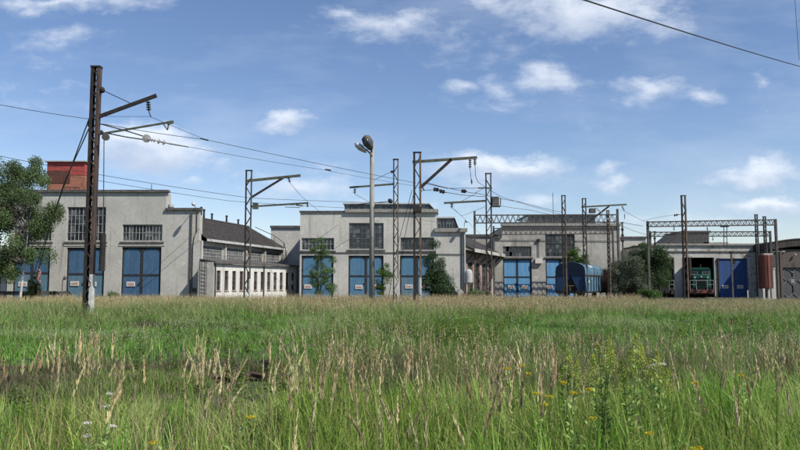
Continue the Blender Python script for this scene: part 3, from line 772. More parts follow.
def side_hall():
    e0 = P(199.3, 238.6, 72); e1 = P(282, 248.7, 92); ze = (e0.z+e1.z)/2
    r = thing('side_hall', 'long hall with dark felt roof and white windowed annex beside the left shed', 'building', (e0.x, e0.y, 0))
    Mt, L = oriented(e0, e1)
    # local: x along, y>0 is to the left/behind
    zr = ze+2.7; W = 9.0
    # roof: sunward slope, ridge, far slope, hipped far end
    mb = MB(Mt)
    o = .5
    mb.add([(.75,-o,ze),(L+o,-o,ze),(L-2.2,3.6,zr),(.75,3.6,zr)],[(0,1,2,3)])
    mb.add([(.75,-o,ze-.16),(L+o,-o,ze-.16),(L+o,-o,ze),(.75,-o,ze)],[(0,1,2,3)])
    mb.add([(L+o,-o,ze),(L+o,W,ze),(L-2.2,3.6,zr)],[(0,1,2)])
    mb.add([(.75,W,ze),(L+o,W,ze),(L-2.2,3.6,zr),(.75,3.6,zr)],[(3,2,1,0)])
    mb.add([(.75,-o,ze-.16),(L+o,-o,ze-.16),(L+o,W,ze-.16),(.75,W,ze-.16)],[(3,2,1,0)])
    rf = mb.build('roof', M['roof'], r)
    bt = MB(Mt)
    for k in range(28):
        x = 1.4+k*(L-3.2)/27; t = min(1, max(0, (L-2.2-x)/1.0)) if x > L-2.2 else 1
        if x > L-2.3: continue
        bt.bar((x,-o,ze+.04),(x,3.6,zr+.04),.07,.05)
    bt.bar((1.35,3.6,zr+.06),(L-2.2,3.6,zr+.06),.22,.1)
    bt.build('roof_batten', mat('felt_battens', (.075,.07,.066), (.11,.1,.09), 2), rf)
    MB(Mt).box(.6, L+o, -o-.09, -o-.003, ze-.22, ze+.03).build('gutter', M['paleroof'], rf)
    for x, h in ((4.2,.9),(6.6,1.3),(7.2,1.1),(9.0,.8),(12.5,.9),(15.5,.7)):
        MB(Mt).lathe((x,3.6,zr),(x,3.6,zr+h),[(0,.12),(.8,.1),(.82,.17),(1,.12)],6).build('roof_vent', M['steel'], rf)
    # clerestory wall under the eaves with glazing between piers
    zb = 3.85; wl = MB(Mt); holes = []
    n = 4; bay = (L-.6)/n
    for i in range(n): holes.append((.3+i*bay+.35, .3+(i+1)*bay-.55, zb+.45, ze-.65))
    wl.wall(0, L, -.1, ze-.17, 0, .3, holes); wl.build('wall', M['wall_c'], r)
    MB(Mt).box(L-.3, L-.01, .31, W, -.1, ze-.2).build('end_wall', M['wall_c'], r)
    MB(Mt).box(0, L, W-.3, W-.01, -.1, ze-.2).build('back_wall', M['wall_c'], r)
    for h in holes:
        f = MB(Mt); c = 12
        for i in range(c+1):
            x = h[0]+(h[1]-h[0])*i/c; f.box(x-.03,x+.03,.06,.12,h[2],h[3])
        for j in range(5):
            z = h[2]+(h[3]-h[2])*j/4; f.box(h[0],h[1],.055,.115,z-.025,z+.025)
        w = f.build('window', M['bars'], r)
        MB(Mt).add([(h[0],.13,h[2]),(h[1],.13,h[2]),(h[1],.13,h[3]),(h[0],.13,h[3])],[(0,1,2,3)]).build('pane', mat('dusty_pane',(.10,.105,.10),(.05,.05,.05),2.0,rough=.5), w)
    # brackets
    for i in range(n+1):
        x = .3+i*bay-.1; MB(Mt).box(x-.12,x+.12,-.25,-.003,zb+.02,ze-.18).build('pier', M['wall_d'], r)
    # annex
    a0 = P(214, 263.7, 70.3); a1 = P(297.5, 267.5, 85.5); za = (a0.z+a1.z)/2
    Ma, La = oriented(a0, a1)
    holes = []; nw = 12; pitch = (La-.5)/nw
    for i in range(nw):
        x = .35+i*pitch+.12; holes.append((x, x+pitch*.50, 1.15, 3.12))
    MB(Ma).wall(0, La, -.1, za, 0, .3, holes).build('annex_wall', M['white_wall'], r)
    MB(Ma).box(La-.3, La-.01, .31, 3.4, -.1, za).build('annex_end_wall', M['white_wall'], r)
    MB(Ma).add([(-.2,-.3,za+.02),(La+.15,-.3,za+.02),(La+.15,3.0,za+.45),(1.2,3.0,za+.45),(-.2,-.3,za+.22),(La+.15,-.3,za+.22),(La+.15,3.0,za+.62),(1.2,3.0,za+.62)],
        [(0,3,2,1),(4,5,6,7),(0,1,5,4),(1,2,6,5),(2,3,7,6),(3,0,4,7)]).build('annex_roof', M['cap'], r)
    proto = None
    for i, h in enumerate(holes):
        if proto is None:
            mb = MB(Ma); w = h[1]-h[0]
            mb.box(h[0],h[0]+.05,.10,.17,h[2],h[3]).box(h[1]-.05,h[1],.10,.17,h[2],h[3]).box(h[0]+.05,h[1]-.05,.10,.17,h[3]-.05,h[3]).box(h[0]+.05,h[1]-.05,.10,.17,h[2],h[2]+.05)
            for j in (1,2,3): mb.box(h[0]+.05,h[1]-.05,.11,.165,h[2]+j*.49-.02,h[2]+j*.49+.02)
            xm = (h[0]+h[1])/2; mb.box(xm-.02,xm+.02,.112,.163,h[2]+.05,h[3]-.05)
            proto = mb.build('annex_window', mat('rust_window_frames',(.16,.10,.075),(.1,.07,.05),4), r)
            pane = MB(Ma).box(h[0],h[1],.18,.19,h[2],h[3]).build('pane', M['glass'], proto)
            sill = MB(Ma).box(h[0]-.06,h[1]+.06,-.08,-.003,h[2]-.09,h[2]-.01).build('sill', M['brick_pink'], proto)
            x0 = h[0]
        else:
            dv = (Ma.to_3x3() @ Vector((h[0]-x0,0,0)))
            c = proto.copy(); COL.objects.link(c); c.parent = r; c.location = dv
            for q in (pane, sill):
                k = q.copy(); COL.objects.link(k); k.parent = c
    for x in (.15, La*.545, La-.2): MB(Ma).tube([(x,-.1,0),(x,-.1,za)],.055,6).build('downpipe', M['steel'], r)
    MB(Ma).box(La-2.2,La-1.1,-.06,-.003,1.75,2.2).build('notice_board', M['sign_white'], r)
    # grey block at the corner of shed 1, with rungs
    b0 = P(198.5, 262, 70.0); b1 = P(213.5, 262, 70.0)
    blk = MB().box(b0.x, b1.x, 70, 71.98, -.1, b0.z).build('corner_block', M['wall_c'], r)
    m = MB(); 
    for s in (201.5, 206.5): x = P(s,270,69.85).x; m.tube([(x,69.85,.1),(x,69.85,b0.z+.3)],.03,5)
    for k in range(9): z = .5+k*.36; m.tube([(P(201.5,270,69.85).x,69.85,z),(P(206.5,270,69.85).x,69.85,z)],.02,4)
    m.build('ladder', M['steel'], blk)
    # curved handrail + junk at far end of annex roof
    q = [P(255,227,84),P(275,236,84.5),P(284,243,85),P(286,252,85),P(286.5,262,85)]
    m = MB().tube(q,.045,6).tube([v+Vector((-.35,.2,-.45)) for v in q],.03,6)
    for k in range(1,5): m.tube([q[k], Vector((q[k].x-.3,q[k].y+.2,za+.5))],.03,4)
    m.build('handrail', M['steel_grey'], r)
side_hall()

def backdrop_wall(px0, px1, pyt, Y, label, m='wall_b', dpt=14):
    a = P(px0,pyt,Y); b = P(px1,pyt,Y); xa = (px0-400)/720*Y
    r = thing('rear_building', label, 'building', ((a.x+b.x)/2, Y, 0))
    MB().wall(a.x,b.x,-.1,a.z,Y,dpt,[]).build('wall', M[m], r)
    MB().box(a.x-.1,b.x+.1,Y-.2,Y+.6,a.z+.003,a.z+.3).build('coping', M['cap'], r)
    return r
backdrop_wall(271, 304, 228, 93.5, 'pale wall with dark coping set back left of the middle shed')
r = backdrop_wall(463, 506, 236.5, 101, 'flat topped grey building seen between the middle and right sheds', 'wall_c')
backdrop_wall(617, 646, 238.5, 108, 'pale grey building behind the trees right of the wagon', 'wall_b')

# ---------------------------------------------------------------- shed 2 (middle)
def lantern(root, px0, px1, pyt, pyb, Y, ychop, n, slope_px=0, slope_left=0, m='glass', dz=0):
    """glazed roof lantern: framed dark glazing, pale roof edge, sloped end"""
    a = P(px0, pyt, Y); b = P(px1, pyb, Y); s = slope_px/720*Y; sl = slope_left/720*Y
    y1 = Y+ychop; zt, zb = a.z, b.z-dz
    poly = [(a.x,zb),(b.x,zb),(b.x-s,zt-.1),(a.x+sl,zt-.1)]
    g = MB().prism(poly, Y, y1).build('lantern', M[m], root)
    f = MB()
    for i in range(n+1):
        x = a.x+sl+(b.x-s-a.x-sl)*i/n; f.box(x-.045,x+.045,Y-.05,Y-.003,zb,zt-.1)
    f.bar((a.x,Y-.03,zb+.02),(a.x+sl,Y-.03,zt-.1),.09); f.bar((b.x,Y-.03,zb+.02),(b.x-s,Y-.03,zt-.1),.12)
    f.build('lantern_frame', M['bars_grey'] , g)
    MB().box(a.x+sl-.2,b.x-s+.25,Y-.25,y1+.2,zt-.097,zt+.06).build('lantern_roof', M['paleroof'], g)
    if s: MB().add([(b.x-s+.26,Y-.2,zt-.02),(b.x+.2,Y-.2,zb),(b.x+.2,y1,zb),(b.x-s+.26,y1,zt-.02),(b.x-s+.26,Y-.2,zt-.1),(b.x+.12,Y-.2,zb),(b.x+.12,y1,zb),(b.x-s+.26,y1,zt-.1)],
        [(0,1,2,3),(7,6,5,4),(0,4,5,1),(3,2,6,7)]).build('lantern_end', M['paleroof'], g)

def shed_two():
    Y = 82; X = lambda p: P(p,240,Y).x; Z = lambda p: P(350,p,Y).z
    r = thing('engine_shed', 'pale rendered middle engine shed with glazed lantern and teal blue doors', 'building', (X(385), Y, 0))
    holes = [gate(r,301.5,333.5,255.5,Y,'blue_mid','blue_mid',[(308,286.5)],rail_py=276),
             gate(r,348.5,383.5,255.5,Y,'blue_mid','blue_mid',[(359,287),(377,286.5)],rail_py=276),
             gate(r,400,434,255.5,Y,'blue_mid','blue_teal',[(409,286.5),(425,286.5)],rail_py=276),
             window(r,301.5,334,238,250,Y,9,2,'bars'), window(r,349,383.5,223,249,Y,8,5,'bars_grey'), window(r,400.5,434,237.5,250,Y,9,2,'bars_grey')]
    xl, x1, x2, xr = X(300), X(345), X(437), X(465.5); zh, zl = Z(212.5), Z(232)
    MB().wall(xl,xr,-.1,zh,Y,.4,holes,([x2],[zl],lambda x,z: z < zl or x < x2)).build('wall', M['wall_b'], r)
    MB().box(xl-.1,x1,Y-.15,Y+.5,zh+.003,Z(210.8)).build('coping', M['cap'], r)
    MB().box(x1+.003,x2+.15,Y-.3,Y+.5,zh+.003,Z(209.3)).build('coping', M['concrete'], r)
    MB().box(x2-.3,xr+.2,Y-.3,Y+.5,zl+.003,Z(228.3)).build('coping', M['concrete'], r)
    shell(r, xl, x2, Y, 20, zh-.3, M['wall_b'])
    MB().box(x2+.01,xr-.02,Y+.41,Y+12,-.1,zl-.3).build('side_wall', M['wall_b'], r)
    lantern(r,345,437,203.5,211,Y+1.0,8,12,slope_px=10,dz=.3)
    lantern(r,437.5,458.5,217.5,229,Y+1.0,6,5,slope_px=6,dz=.3)
    MB().box(xl,X(436),Y-.07,Y-.003,Z(253.4),Z(252.2)).build('string_course', M['cap'], r)
    MB().tube([(X(437.5),Y-.08,Z(254)),(X(464),Y-.08,Z(254.3))],.04,5).tube([(X(461.5),Y-.08,Z(234)),(X(461.5),Y-.08,Z(297))],.05,6).build('cable', M['wire'], r)
    MB().tube([(X(464.4),Y-.1,Z(232)),(X(464.4),Y-.1,Z(298))],.07,8).build('downpipe', M['paleroof'], r)
    wall_lamp(r, 465.5, 222.5, Y, .9)
shed_two()

def mid_hall():
    Y0, Y1 = 83, 99
    a = P(466.2, 248, Y0); b = P(499, 259, Y1); ze = a.z
    r = thing('side_hall', 'narrow hall with pink brick piers and dark roof between two sheds', 'building', (a.x, a.y, 0))
    Mt, L = oriented(a, b)
    holes = []; n = 5; bay = L/n
    for i in range(n): holes.append((i*bay+.5, (i+1)*bay-.5, .9, ze-1.6))
    MB(Mt).wall(0,L,-.1,ze-.2,0,.35,holes).build('wall', M['brick_pink'], r)
    for h in holes:
        w = MB(Mt)
        for i in range(4): x = h[0]+(h[1]-h[0])*i/3; w.box(x-.04,x+.04,.15,.2,h[2],h[3])
        for j in range(6): z = h[2]+(h[3]-h[2])*j/5; w.box(h[0],h[1],.152,.198,z-.03,z+.03)
        w = w.build('window', M['steel_grey'], r)
        MB(Mt).box(h[0],h[1],.21,.22,h[2],h[3]).build('pane', M['glass'], w)
    zr = ze+2.2
    MB(Mt).add([(-.5,-1.1,ze-.15),(L,-1.1,ze-.15),(L,4,zr),(-.5,4,zr),(-.5,-1.1,ze-.45),(L,-1.1,ze-.45),(L,4,zr-.3),(-.5,4,zr-.3)],
       [(0,1,2,3),(7,6,5,4),(0,4,5,1),(1,5,6,2),(3,2,6,7),(0,3,7,4)]).build('roof', M['roof'], r)
    MB(Mt).box(-.5,L,-1.2,-1.103,ze-.5,ze-.1).build('gutter', M['wall_d'], r)
    for i in range(n+1): MB(Mt).bar((i*L/n,-.02,ze-1.5),(i*L/n,-1.0,ze-.5),.12).build('eaves_bracket', M['steel'], r)
mid_hall()

def yard_clutter():
    c = P(468.6, 275, 80.5)
    r = thing('storage_tank', 'pale domed vertical tank by the middle shed corner', 'tank', (c.x, 80.5, 0))
    MB().lathe((c.x,80.5,2.0),(c.x,80.5,P(468,269,80.5).z),[(0,.1),(0,.44),(.66,.44),(.84,.38),(.95,.24),(1,.05)],20).build('tank_shell', M['paleroof'], r)
    MB().box(c.x-.5,c.x+.5,80.1,80.9,1.75,1.99).build('tank_tray', M['steel_grey'], r)
    m = MB()
    for sx in (-.38,.38):
        for sy in (-.3,.3): m.bar((c.x+sx,80.5+sy,0),(c.x+sx,80.5+sy,1.75),.07)
    m.build('stand', M['steel'], r)
    d = P(457.5, 288, 79); r = thing('drum', 'pale grey drum leaning on the ground below the middle shed corner', 'drum', (d.x, 79, 0))
    MB().lathe((d.x-.25,79,.35),(d.x+.45,79.2,1.05),[(0,.05),(0,.38),(.1,.42),(.5,.4),(.9,.42),(1,.38),(1,.05)],14).build('drum_body', M['concrete'], r)
    MB().lathe((d.x+.45,79.2,1.05),(d.x+.49,79.21,1.09),[(0,.3),(1,.3)],14).build('lid', M['steel_grey'], r)
    e = P(468, 290, 80); 
    o = MB().box(e.x-.55,e.x+.6,79.2,79.8,0,.62).box(e.x-.6,e.x+.65,79.15,79.85,.62,.68)
    for k in range(5): o.box(e.x-.5+k*.25,e.x-.46+k*.25,79.17,79.2,.02,.6)
    tag(o.build('metal_chest', M['brick_pink']), 'faded pink ribbed chest under the domed tank', 'chest')
    g = P(451, 283, 78.5); r = thing('machine', 'dark rusted machine frame beside the bushy tree', 'machine', (g.x, 78.5, 0))
    m = MB().box(g.x-.9,g.x+.7,78,79,.3,.9).bar((g.x-.8,78.2,.9),(g.x-.2,78.3,2.0),.12).bar((g.x+.5,78.2,.9),(g.x-.2,78.3,2.0),.12).box(g.x-.4,g.x+.3,78.1,78.9,.9,1.5)
    m.build('frame', M['black'], r)
    for sx in (-.6,.45): MB().lathe((g.x+sx,77.85,.32),(g.x+sx,77.99,.32),[(0,.05),(0,.3),(1,.3),(1,.05)],14).build('wheel', M['steel'], r)
    MB().box(g.x-.75,g.x+.1,77.9,78.4,1.9,2.6).build('cover', M['paleroof'], r)
yard_clutter()

# ---------------------------------------------------------------- shed 3 (right of centre)
def shed_three():
    Y = 97; X = lambda p: P(p,240,Y).x; Z = lambda p: P(550,p,Y).z
    r = thing('engine_shed', 'dirty grey engine shed with light blue doors behind the hopper wagon', 'building', (X(557), Y, 0))
    holes = [gate(r,503,531.5,259,Y,'blue_light','blue_light',[(511,287),(524.5,287)],rail_py=277,chamfer=False),
             gate(r,545.5,575,259,Y,'blue_light','blue_light',[(549.5,287),(566,287)],rail_py=277,chamfer=False),
             window(r,503,531.5,246.3,256.7,Y,9,2,'bars_grey'), window(r,545,575,234,256.7,Y,8,5,'bars_grey')]
    xl, x1, xr = X(494), X(502), X(620); zh, zl = Z(226), Z(238)
    MB().wall(xl,xr,-.1,zh,Y,.4,holes,([x1],[zl],lambda x,z: z < zl or x > x1)).build('wall', M['wall_c'], r)
    MB().box(x1-.1,xr+.1,Y-.3,Y+.5,zh+.003,Z(223.3)).build('coping', M['concrete'], r)
    MB().box(xl-.1,x1-.11,Y-.2,Y+.5,zl+.003,Z(236.5)).build('coping', M['cap'], r)
    shell(r, x1, xr, Y, 20, zh-.3, M['wall_c'])
    MB().box(x1,xr,Y-.08,Y-.003,Z(229.7),Z(228.6)).build('string_course', M['cap'], r)
    lantern(r,528,595,214.8,223,Y+1.2,8,11,dz=.3)
    MB().tube([(X(558.5),Y+3,zh-.3),(X(558.5),Y+3,Z(190))],.04,5).build('rod', M['steel_grey'], r)
    MB().box(X(534.5),X(541.5),Y-.4,Y-.003,Z(263.5),Z(258.5)).build('switch_box', M['sign_white'], r)
    MB().tube([(X(538.3),Y-.12,Z(258)),(X(538.3),Y-.12,Z(240))],.05,5).box(X(537),X(540),Y-.3,Y-.003,Z(241),Z(239)).build('conduit', M['wire'], r)
    MB().tube([(X(495),Y-.1,Z(240)),(X(620),Y-.1,Z(241))],.035,5).build('cable', M['wire'], r)
    # skylight dormer at the roof's right end
    MB().box(X(591),X(597),Y+5,Y+8,zh-.2,Z(213)).build('roof_housing', M['paleroof'], r)
shed_three()

# ---------------------------------------------------------------- shed 4 (right) with open bays
def shed_four():
    Y = 100; X = lambda p: P(p,240,Y).x; Z = lambda p: P(700,p,Y).z
    r = thing('engine_shed', 'flaking cream engine shed at right with one cobalt door and open bays', 'building', (X(705), Y, 0))
    holes = [gate(r,717.6,747.5,258.5,Y,'blue_navy','blue_navy',[(725,286.8),(740,286.8)],rail_py=277,chamfer=False,iron=False)]
    holes += [(X(650),X(673),0,Z(258)),(X(681.5),X(713.3),0,Z(257.5))]
    MB().box(X(688.4),X(690.4),Y-.1,Y+.2,-.05,Z(257.6)).build('door_jamb', M['steel'], r)
    zh = Z(245.5); xl, xr = X(640), X(768)
    MB().wall(xl,xr,-.1,zh,Y,.4,holes).build('wall', M['wall_d'], r)
    MB().box(xl,xr,Y-.12,Y-.003,Z(252.3),Z(251.0)).build('string_course', M['cap'], r)
    MB().box(xl-.1,xr+.1,Y-.25,Y+.5,zh+.003,Z(243.6)).build('coping', M['concrete'], r)
    shell(r, xl, xr, Y, 22, zh-.2, M['wall_c'])
    for p in (676.5,): MB().box(X(p-3.4),X(p+3.4),Y-.15,Y-.004,-.05,Z(257)).build('pilaster', M['wall_b'], r)
    # lantern with lean-to left end
    a = [P(q[0],q[1],Y+2) for q in ((664,244),(709,244),(709,231.8),(683,231.8))]
    g = MB().prism([(p.x,p.z-(.4 if i<2 else 0)) for i,p in enumerate(a)],Y+2,Y+9).build('lantern', mat('grey_boarding',(.085,.08,.075),(.05,.047,.044),2.5,c3=(.14,.13,.12),s3=5), r)
    MB().bar((a[0].x-.2,Y+1.9,a[0].z),(a[3].x,Y+1.9,a[3].z+.05),.1,.12).box(a[3].x-.1,a[2].x+.2,Y+1.8,Y+9.2,a[3].z+.003,a[3].z+.14).build('lantern_roof', M['steel_grey'], g)
    MB().box(X(709.5),X(735),Y+2,Y+7,zh-.1,Z(241.3)).box(X(738),X(764),Y+2,Y+7,zh-.1,Z(243)).build('rooflight', M['wall_c'], r)
    # open leaves: dark boards standing out beside the bays
    for x, ang in ((X(689.4), 62),):
        Mt = Matrix.Translation((x, Y-.05, 0)) @ Matrix.Rotation(R(180+ang), 4, 'Z')
        lf = MB(Mt).box(0,1.9,0,.1,.05,Z(259))
        d = lf.build('door_leaf', M['black'], r); d['label'] = 'open dark door leaf'
        MB(Mt).box(.02,1.88,.103,.14,1.2,1.35).box(.02,1.88,.103,.14,3.6,3.75).build('brace', M['steel'], d)
    MB().tube([(X(748.7),Y-.1,Z(258)),(X(748.7),Y-.1,Z(297))],.06,6).build('downpipe', M['paleroof'], r)
    MB().box(X(716.2),X(717.4),Y-.2,Y-.003,0,Z(258)).build('door_jamb', M['steel'], r)
    MB().box(X(732.3),X(735),Y+.12,Y+.175,Z(263),Z(259)).build('door_hole', M['black'], r)  # black plate painting the dark of a hole in the door
    MB().bar((X(737),Y-2.5,-.02),(X(737),Y-2.5,1.0),.12).build('stop_block', M['sign_white'], r)
shed_four()

def brick_hall():
    Y = 96; X = lambda p: P(p,240,Y).x; Z = lambda p: P(780,p,Y).z
    r = thing('brick_hall', 'sooty brick hall with low arched roof at the right edge', 'building', (X(800), Y, 0))
    xl, xr = X(769.5), X(850)
    hole = (X(781.5), X(812), 0, Z(267.5))
    MB().wall(xl,xr,-.1,Z(249.5),Y,.5,[hole]).build('wall', M['brick_dark'], r)
    # arched roof edge
    top = []; n = 16
    for i in range(n+1):
        t = i/n; x = xl-.3+(xr+.6-xl)*t; top.append((x, Z(246.5)+ (Z(239)-Z(246.5))*math.sin(math.pi*min(1,t*.86+.14)) ))
    bot = [(x, max(Z(249.4), z-.95)) for x,z in reversed(top)]
    MB().prism([(x,z) for x,z in bot]+[(x,z) for x,z in reversed([(a,b) for a,b in reversed(top)])], Y-.4, Y+22).build('roof', M['roof'], r)
    sg = MB()
    for (a,b),(c,d) in zip(top[:-1], top[1:]): sg.bar((a,Y-.45,b+.03),(c,Y-.45,d+.03),.1,.12)
    sg.build('fascia', M['steel_grey'], r)
    for px in (771,779.3,): MB().box(X(px-1.2),X(px+1.2),Y-.25,Y-.003,-.05,Z(251)).build('pilaster', M['brick_dark'], r)
    MB().box(xl,xl+.5,Y+.51,Y+22,-.1,Z(249.5)).box(xr-.5,xr,Y+.51,Y+22,-.1,Z(249.5)).build('side_wall', M['brick_dark'], r)
    g = MB().box(hole[0],hole[1],Y+.25,Y+.33,0,hole[3]).build('gate', mat('grey_gate',(.09,.09,.09),(.055,.055,.055),2.5,stretch=(3,3,.2)), r)
    # octagonal tracery
    f = MB(); zc = Z(281); w = (hole[1]-hole[0])/3; hh = (hole[3])
    for k in range(3):
        x0 = hole[0]+k*w; x1 = x0+w; c = .55; yy = Y+.2
        for (z0, z1) in ((.1, zc-.0),(zc+.0, hole[3]-.15)):
            pts = [(x0+c,z0),(x1-c,z0),(x1,z0+c),(x1,z1-c),(x1-c,z1),(x0+c,z1),(x0,z1-c),(x0,z0+c)]
            for i in range(8):
                p, q = pts[i], pts[(i+1)%8]; f.bar((p[0],yy,p[1]),(q[0],yy,q[1]),.055)
        f.lathe((x1,yy-.04,zc),(x1,yy+.0,zc),[(0,.05),(0,.3),(1,.3),(1,.05)],14)
    f.build('gate_tracery', mat('pale_tracery',(.26,.26,.24),(.18,.18,.17),4), g)
    MB().box(X(771),X(784),Y-.2,Y-.004,Z(251.9),Z(251)).build('ledge', M['paleroof'], r)
    MB().lathe((X(793),Y-.3,Z(255.5)),(X(794),Y-.3,Z(254)),[(0,.04),(.2,.16),(.8,.16),(1,.05)],8).build('lamp', M['alu'], r)
brick_hall()

def right_tank():
    c = P(765.2, 270, 84); zt = P(765,255,84).z; zb = P(765,288.5,84).z
    r = thing('water_tank', 'tall red oxide tank on pale legs beside the brick hall', 'tank', (c.x, 84, 0))
    MB().lathe((c.x,84,zb),(c.x,84,zt),[(0,.05),(0,.63),(.03,.65),(.5,.63),(.97,.65),(1,.61),(1.02,.05)],18).build('tank_shell', M['red_tank'], r, smooth=False)
    for k in range(8):
        a = k*math.pi/4; MB().tube([(c.x+math.cos(a)*.66,84+math.sin(a)*.66,zb),(c.x+math.cos(a)*.66,84+math.sin(a)*.66,zt)],.03,4).build('rib', M['rustpatch'], r)
    for sx in (-.5,.5):
        for sy in (-.4,.4): MB().box(c.x+sx-.12,c.x+sx+.12,84+sy-.12,84+sy+.12,-.05,zb-.003).build('leg', M['wall_b'], r)
    MB().box(c.x-.3,c.x+.75,83.6,84.3,zt+.003,zt+.18).build('hatch', M['wall_b'], r)
    q = P(773.3, 290, 91)
    o = MB().box(q.x-.22,q.x+.22,90.8,91.2,-.05,P(773,269,91).z).box(q.x-.28,q.x+.28,90.74,91.26,P(773,269,91).z+.002,P(773,268,91).z)
    tag(o.build('gatepost', M['wall_b']), 'pale square masonry post right of the red tank', 'post')
    s = P(731.2, 253, 96.5)
    r = thing('steel_post', 'thin rusty steel post standing before the cobalt door', 'post', (s.x, 96.5, 0))
    MB().bar((s.x,96.5,0),(s.x,96.5,s.z),.2,.2).build('post', M['steel_grey'], r); MB().box(s.x-.18,s.x+.18,96.35,96.65,s.z+.002,s.z+.25).build('cap', M['steel'], r)
right_tank()

# ================================================================ rolling stock
def hopper_wagon():
    A = P(585.6, 290, 76); d = Vector((.42,.907,0)).normalized()   # near right corner, length direction
    ang = math.atan2(d.y, d.x)-math.pi/2
    r = thing('hopper_wagon', 'blue hopper wagon with rounded roof standing on the shed track', 'wagon', (A.x, A.y, 0))
    # local: x across (left negative), y along the wagon away, origin at near-right corner
    Mt = Matrix.Translation((A.x, A.y, 0)) @ Matrix.Rotation(ang, 4, 'Z')
    W, L = 3.15, 11.5; zt = P(585,262,76).z; zs = P(585,275,76).z
    # upper body: rounded both to the roof sides, whole length (section across)
    sec = []
    for i in range(11):
        t = math.pi*i/10; sec.append((-W/2+math.cos(t)*W/2, zs+.45+math.sin(t)**.7*(zt-zs-.45)))
    poly = [(0,zs),(0,zs+.45)] + sec[1:-1] + [(-W,zs+.45),(-W,zs)]
    up = MB(Mt).prism([(x,z) for x,z in reversed(poly)], 0, L).build('hopper_roof', M['wag_blue'], r)
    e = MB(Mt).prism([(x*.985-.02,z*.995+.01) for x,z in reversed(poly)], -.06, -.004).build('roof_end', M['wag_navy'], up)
    MB(Mt).box(.005,.05,.3,L-.3,zs-.02,zs+.12).build('roof_rail', M['steel_grey'], up)
    # lettering block on the roof side (white, worn)
    m = MB(Mt)
    for k in range(4): m.box(.006+.0*k,.02,2.0+k*.55,2.4+k*.55,zs+.55-.0,zs+.9)
    # roof curves inwards there, so the marks sit on a shallow plate
    m.box(-.12,.004,1.8,4.3,zs+.5,zs+.95)
    # lower body: sides with slanted hopper end sheets
    lb = MB(Mt)
    lb.add([(-.05,.9,1.0),(-.05,L-.9,1.0),(-.05,L-.05,zs),(-.05,.05,zs),(-W+.05,.9,1.0),(-W+.05,L-.9,1.0),(-W+.05,L-.05,zs),(-W+.05,.05,zs)],
       [(0,1,2,3),(7,6,5,4),(0,3,7,4),(1,5,6,2),(0,4,5,1)])
    lb.build('hopper_body', M['wag_blue'], r)
    # near end: triangular side sheets leaving an A-shaped opening
    MB(Mt).box(-W+.1,-.1,.05,.3,1.05,zs-.02).build('shade_backing', M['black'], r)  # black plane painting the shade inside the opening
    es = MB(Mt); zb = 1.05
    es.prism([(-.03,zb),(-.03,zs-.02),(-W/2,zs-.02),(-.75,zb)][::-1], -.02, .04)
    es.prism([(-W+.03,zb),(-W+.03,zs-.02),(-W/2-.01,zs-.02),(-W+.75,zb)], -.02, .04)
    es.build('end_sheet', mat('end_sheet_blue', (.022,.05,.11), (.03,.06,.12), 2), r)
    for y in (1.6,3.3,5.0,6.7,8.4,10.1): MB(Mt).box(-.04,.03,y-.05,y+.05,1.05,zs-.03).build('rib', M['wag_navy'], r)
    for x in (-.06,-W+.06): MB(Mt).box(x-.06,x+.06,-.12,-.021,.9,zs).build('corner_post', M['wag_navy'], r)
    for q_ in ((2.0,2.4,1.95,2.2),(5.3,5.5,1.8,2.3),(3.8,3.95,2.3,2.5)):
        MB(Mt).box(-.045,.0,*q_).build('placard', M['sign_white'], r)
    und = MB(Mt).box(-W+.1,-.1,-.3,L+.3,.82,1.03).box(-W+.15,-W+.35,-.55,-.31,.8,1.1).box(-.35,-.15,-.55,-.31,.8,1.1); und.build('underframe', M['black'], r)
    for x in (-.6,-W+.6):
        for y0,y1 in ((-.95,-.56),): MB(Mt).lathe((x,y1,.98),(x,y0,.98),[(0,.1),(.7,.1),(.72,.24),(1,.24)],12).build('buffer', M['steel'], r)
    for y in (1.2,2.9,L-2.9,L-1.2):
        for x in (-.82,-W+.70):
            MB(Mt).lathe((x,y,.46),(x+.12,y,.46),[(0,.05),(0,.46),(.3,.5),(.4,.46),(1,.46),(1,.05)],18).build('wheel', M['rail'], r)
    MB(Mt).tube([(-W*.5,-.15,1.1),(-W*.5,-.15,1.6)],.04,5).tube([(-W*.5-.4,-.15,1.6),(-W*.5+.4,-.15,1.6)],.04,5).build('handrail', M['steel_tan'], r)
    # emblem panel on roof flank
    pl = MB(Mt)
    def flank(y, f):  # point on the curved flank, f in 0..1
        t = math.pi*f; return (-W/2+math.cos(t)*W/2+.02, y, zs+.45+math.sin(t)**.7*(zt-zs-.45)+.02)
    for k in range(4):
        y0 = 3.2+k*.5
        pl.add([flank(y0,.10),flank(y0+.34,.10),flank(y0+.34,.2),flank(y0,.2)],[(0,1,2,3)])
    pl.build('roof_marking', M['sign_white'], up)
    # brown wagon beyond
    B = A + d*11.6 + Vector((.8,0,0)); Mb = Matrix.Translation((B.x,B.y,0)) @ Matrix.Rotation(ang,4,'Z')
    r2 = thing('box_wagon', 'brown wagon end just showing behind the blue hopper wagon', 'wagon', (B.x, B.y, 0))
    MB(Mb).box(-2.9,.4,0,3.2,1.1,3.5).build('wagon_body', M['wag_brown'], r2)
    for k in range(5): MB(Mb).box(.403,.45,.15+k*.7,.25+k*.7,1.1,3.5).build('rib', M['rustpatch'], r2)
    MB(Mb).box(-2.8,.3,0,3.2,.8,1.09).build('underframe', M['black'], r2)
    for x in (-.7,-2.1): MB(Mb).lathe((x,1.2,.46),(x+.12,1.2,.46),[(0,.46),(1,.46)],14).build('wheel', M['rail'], r2)
hopper_wagon()

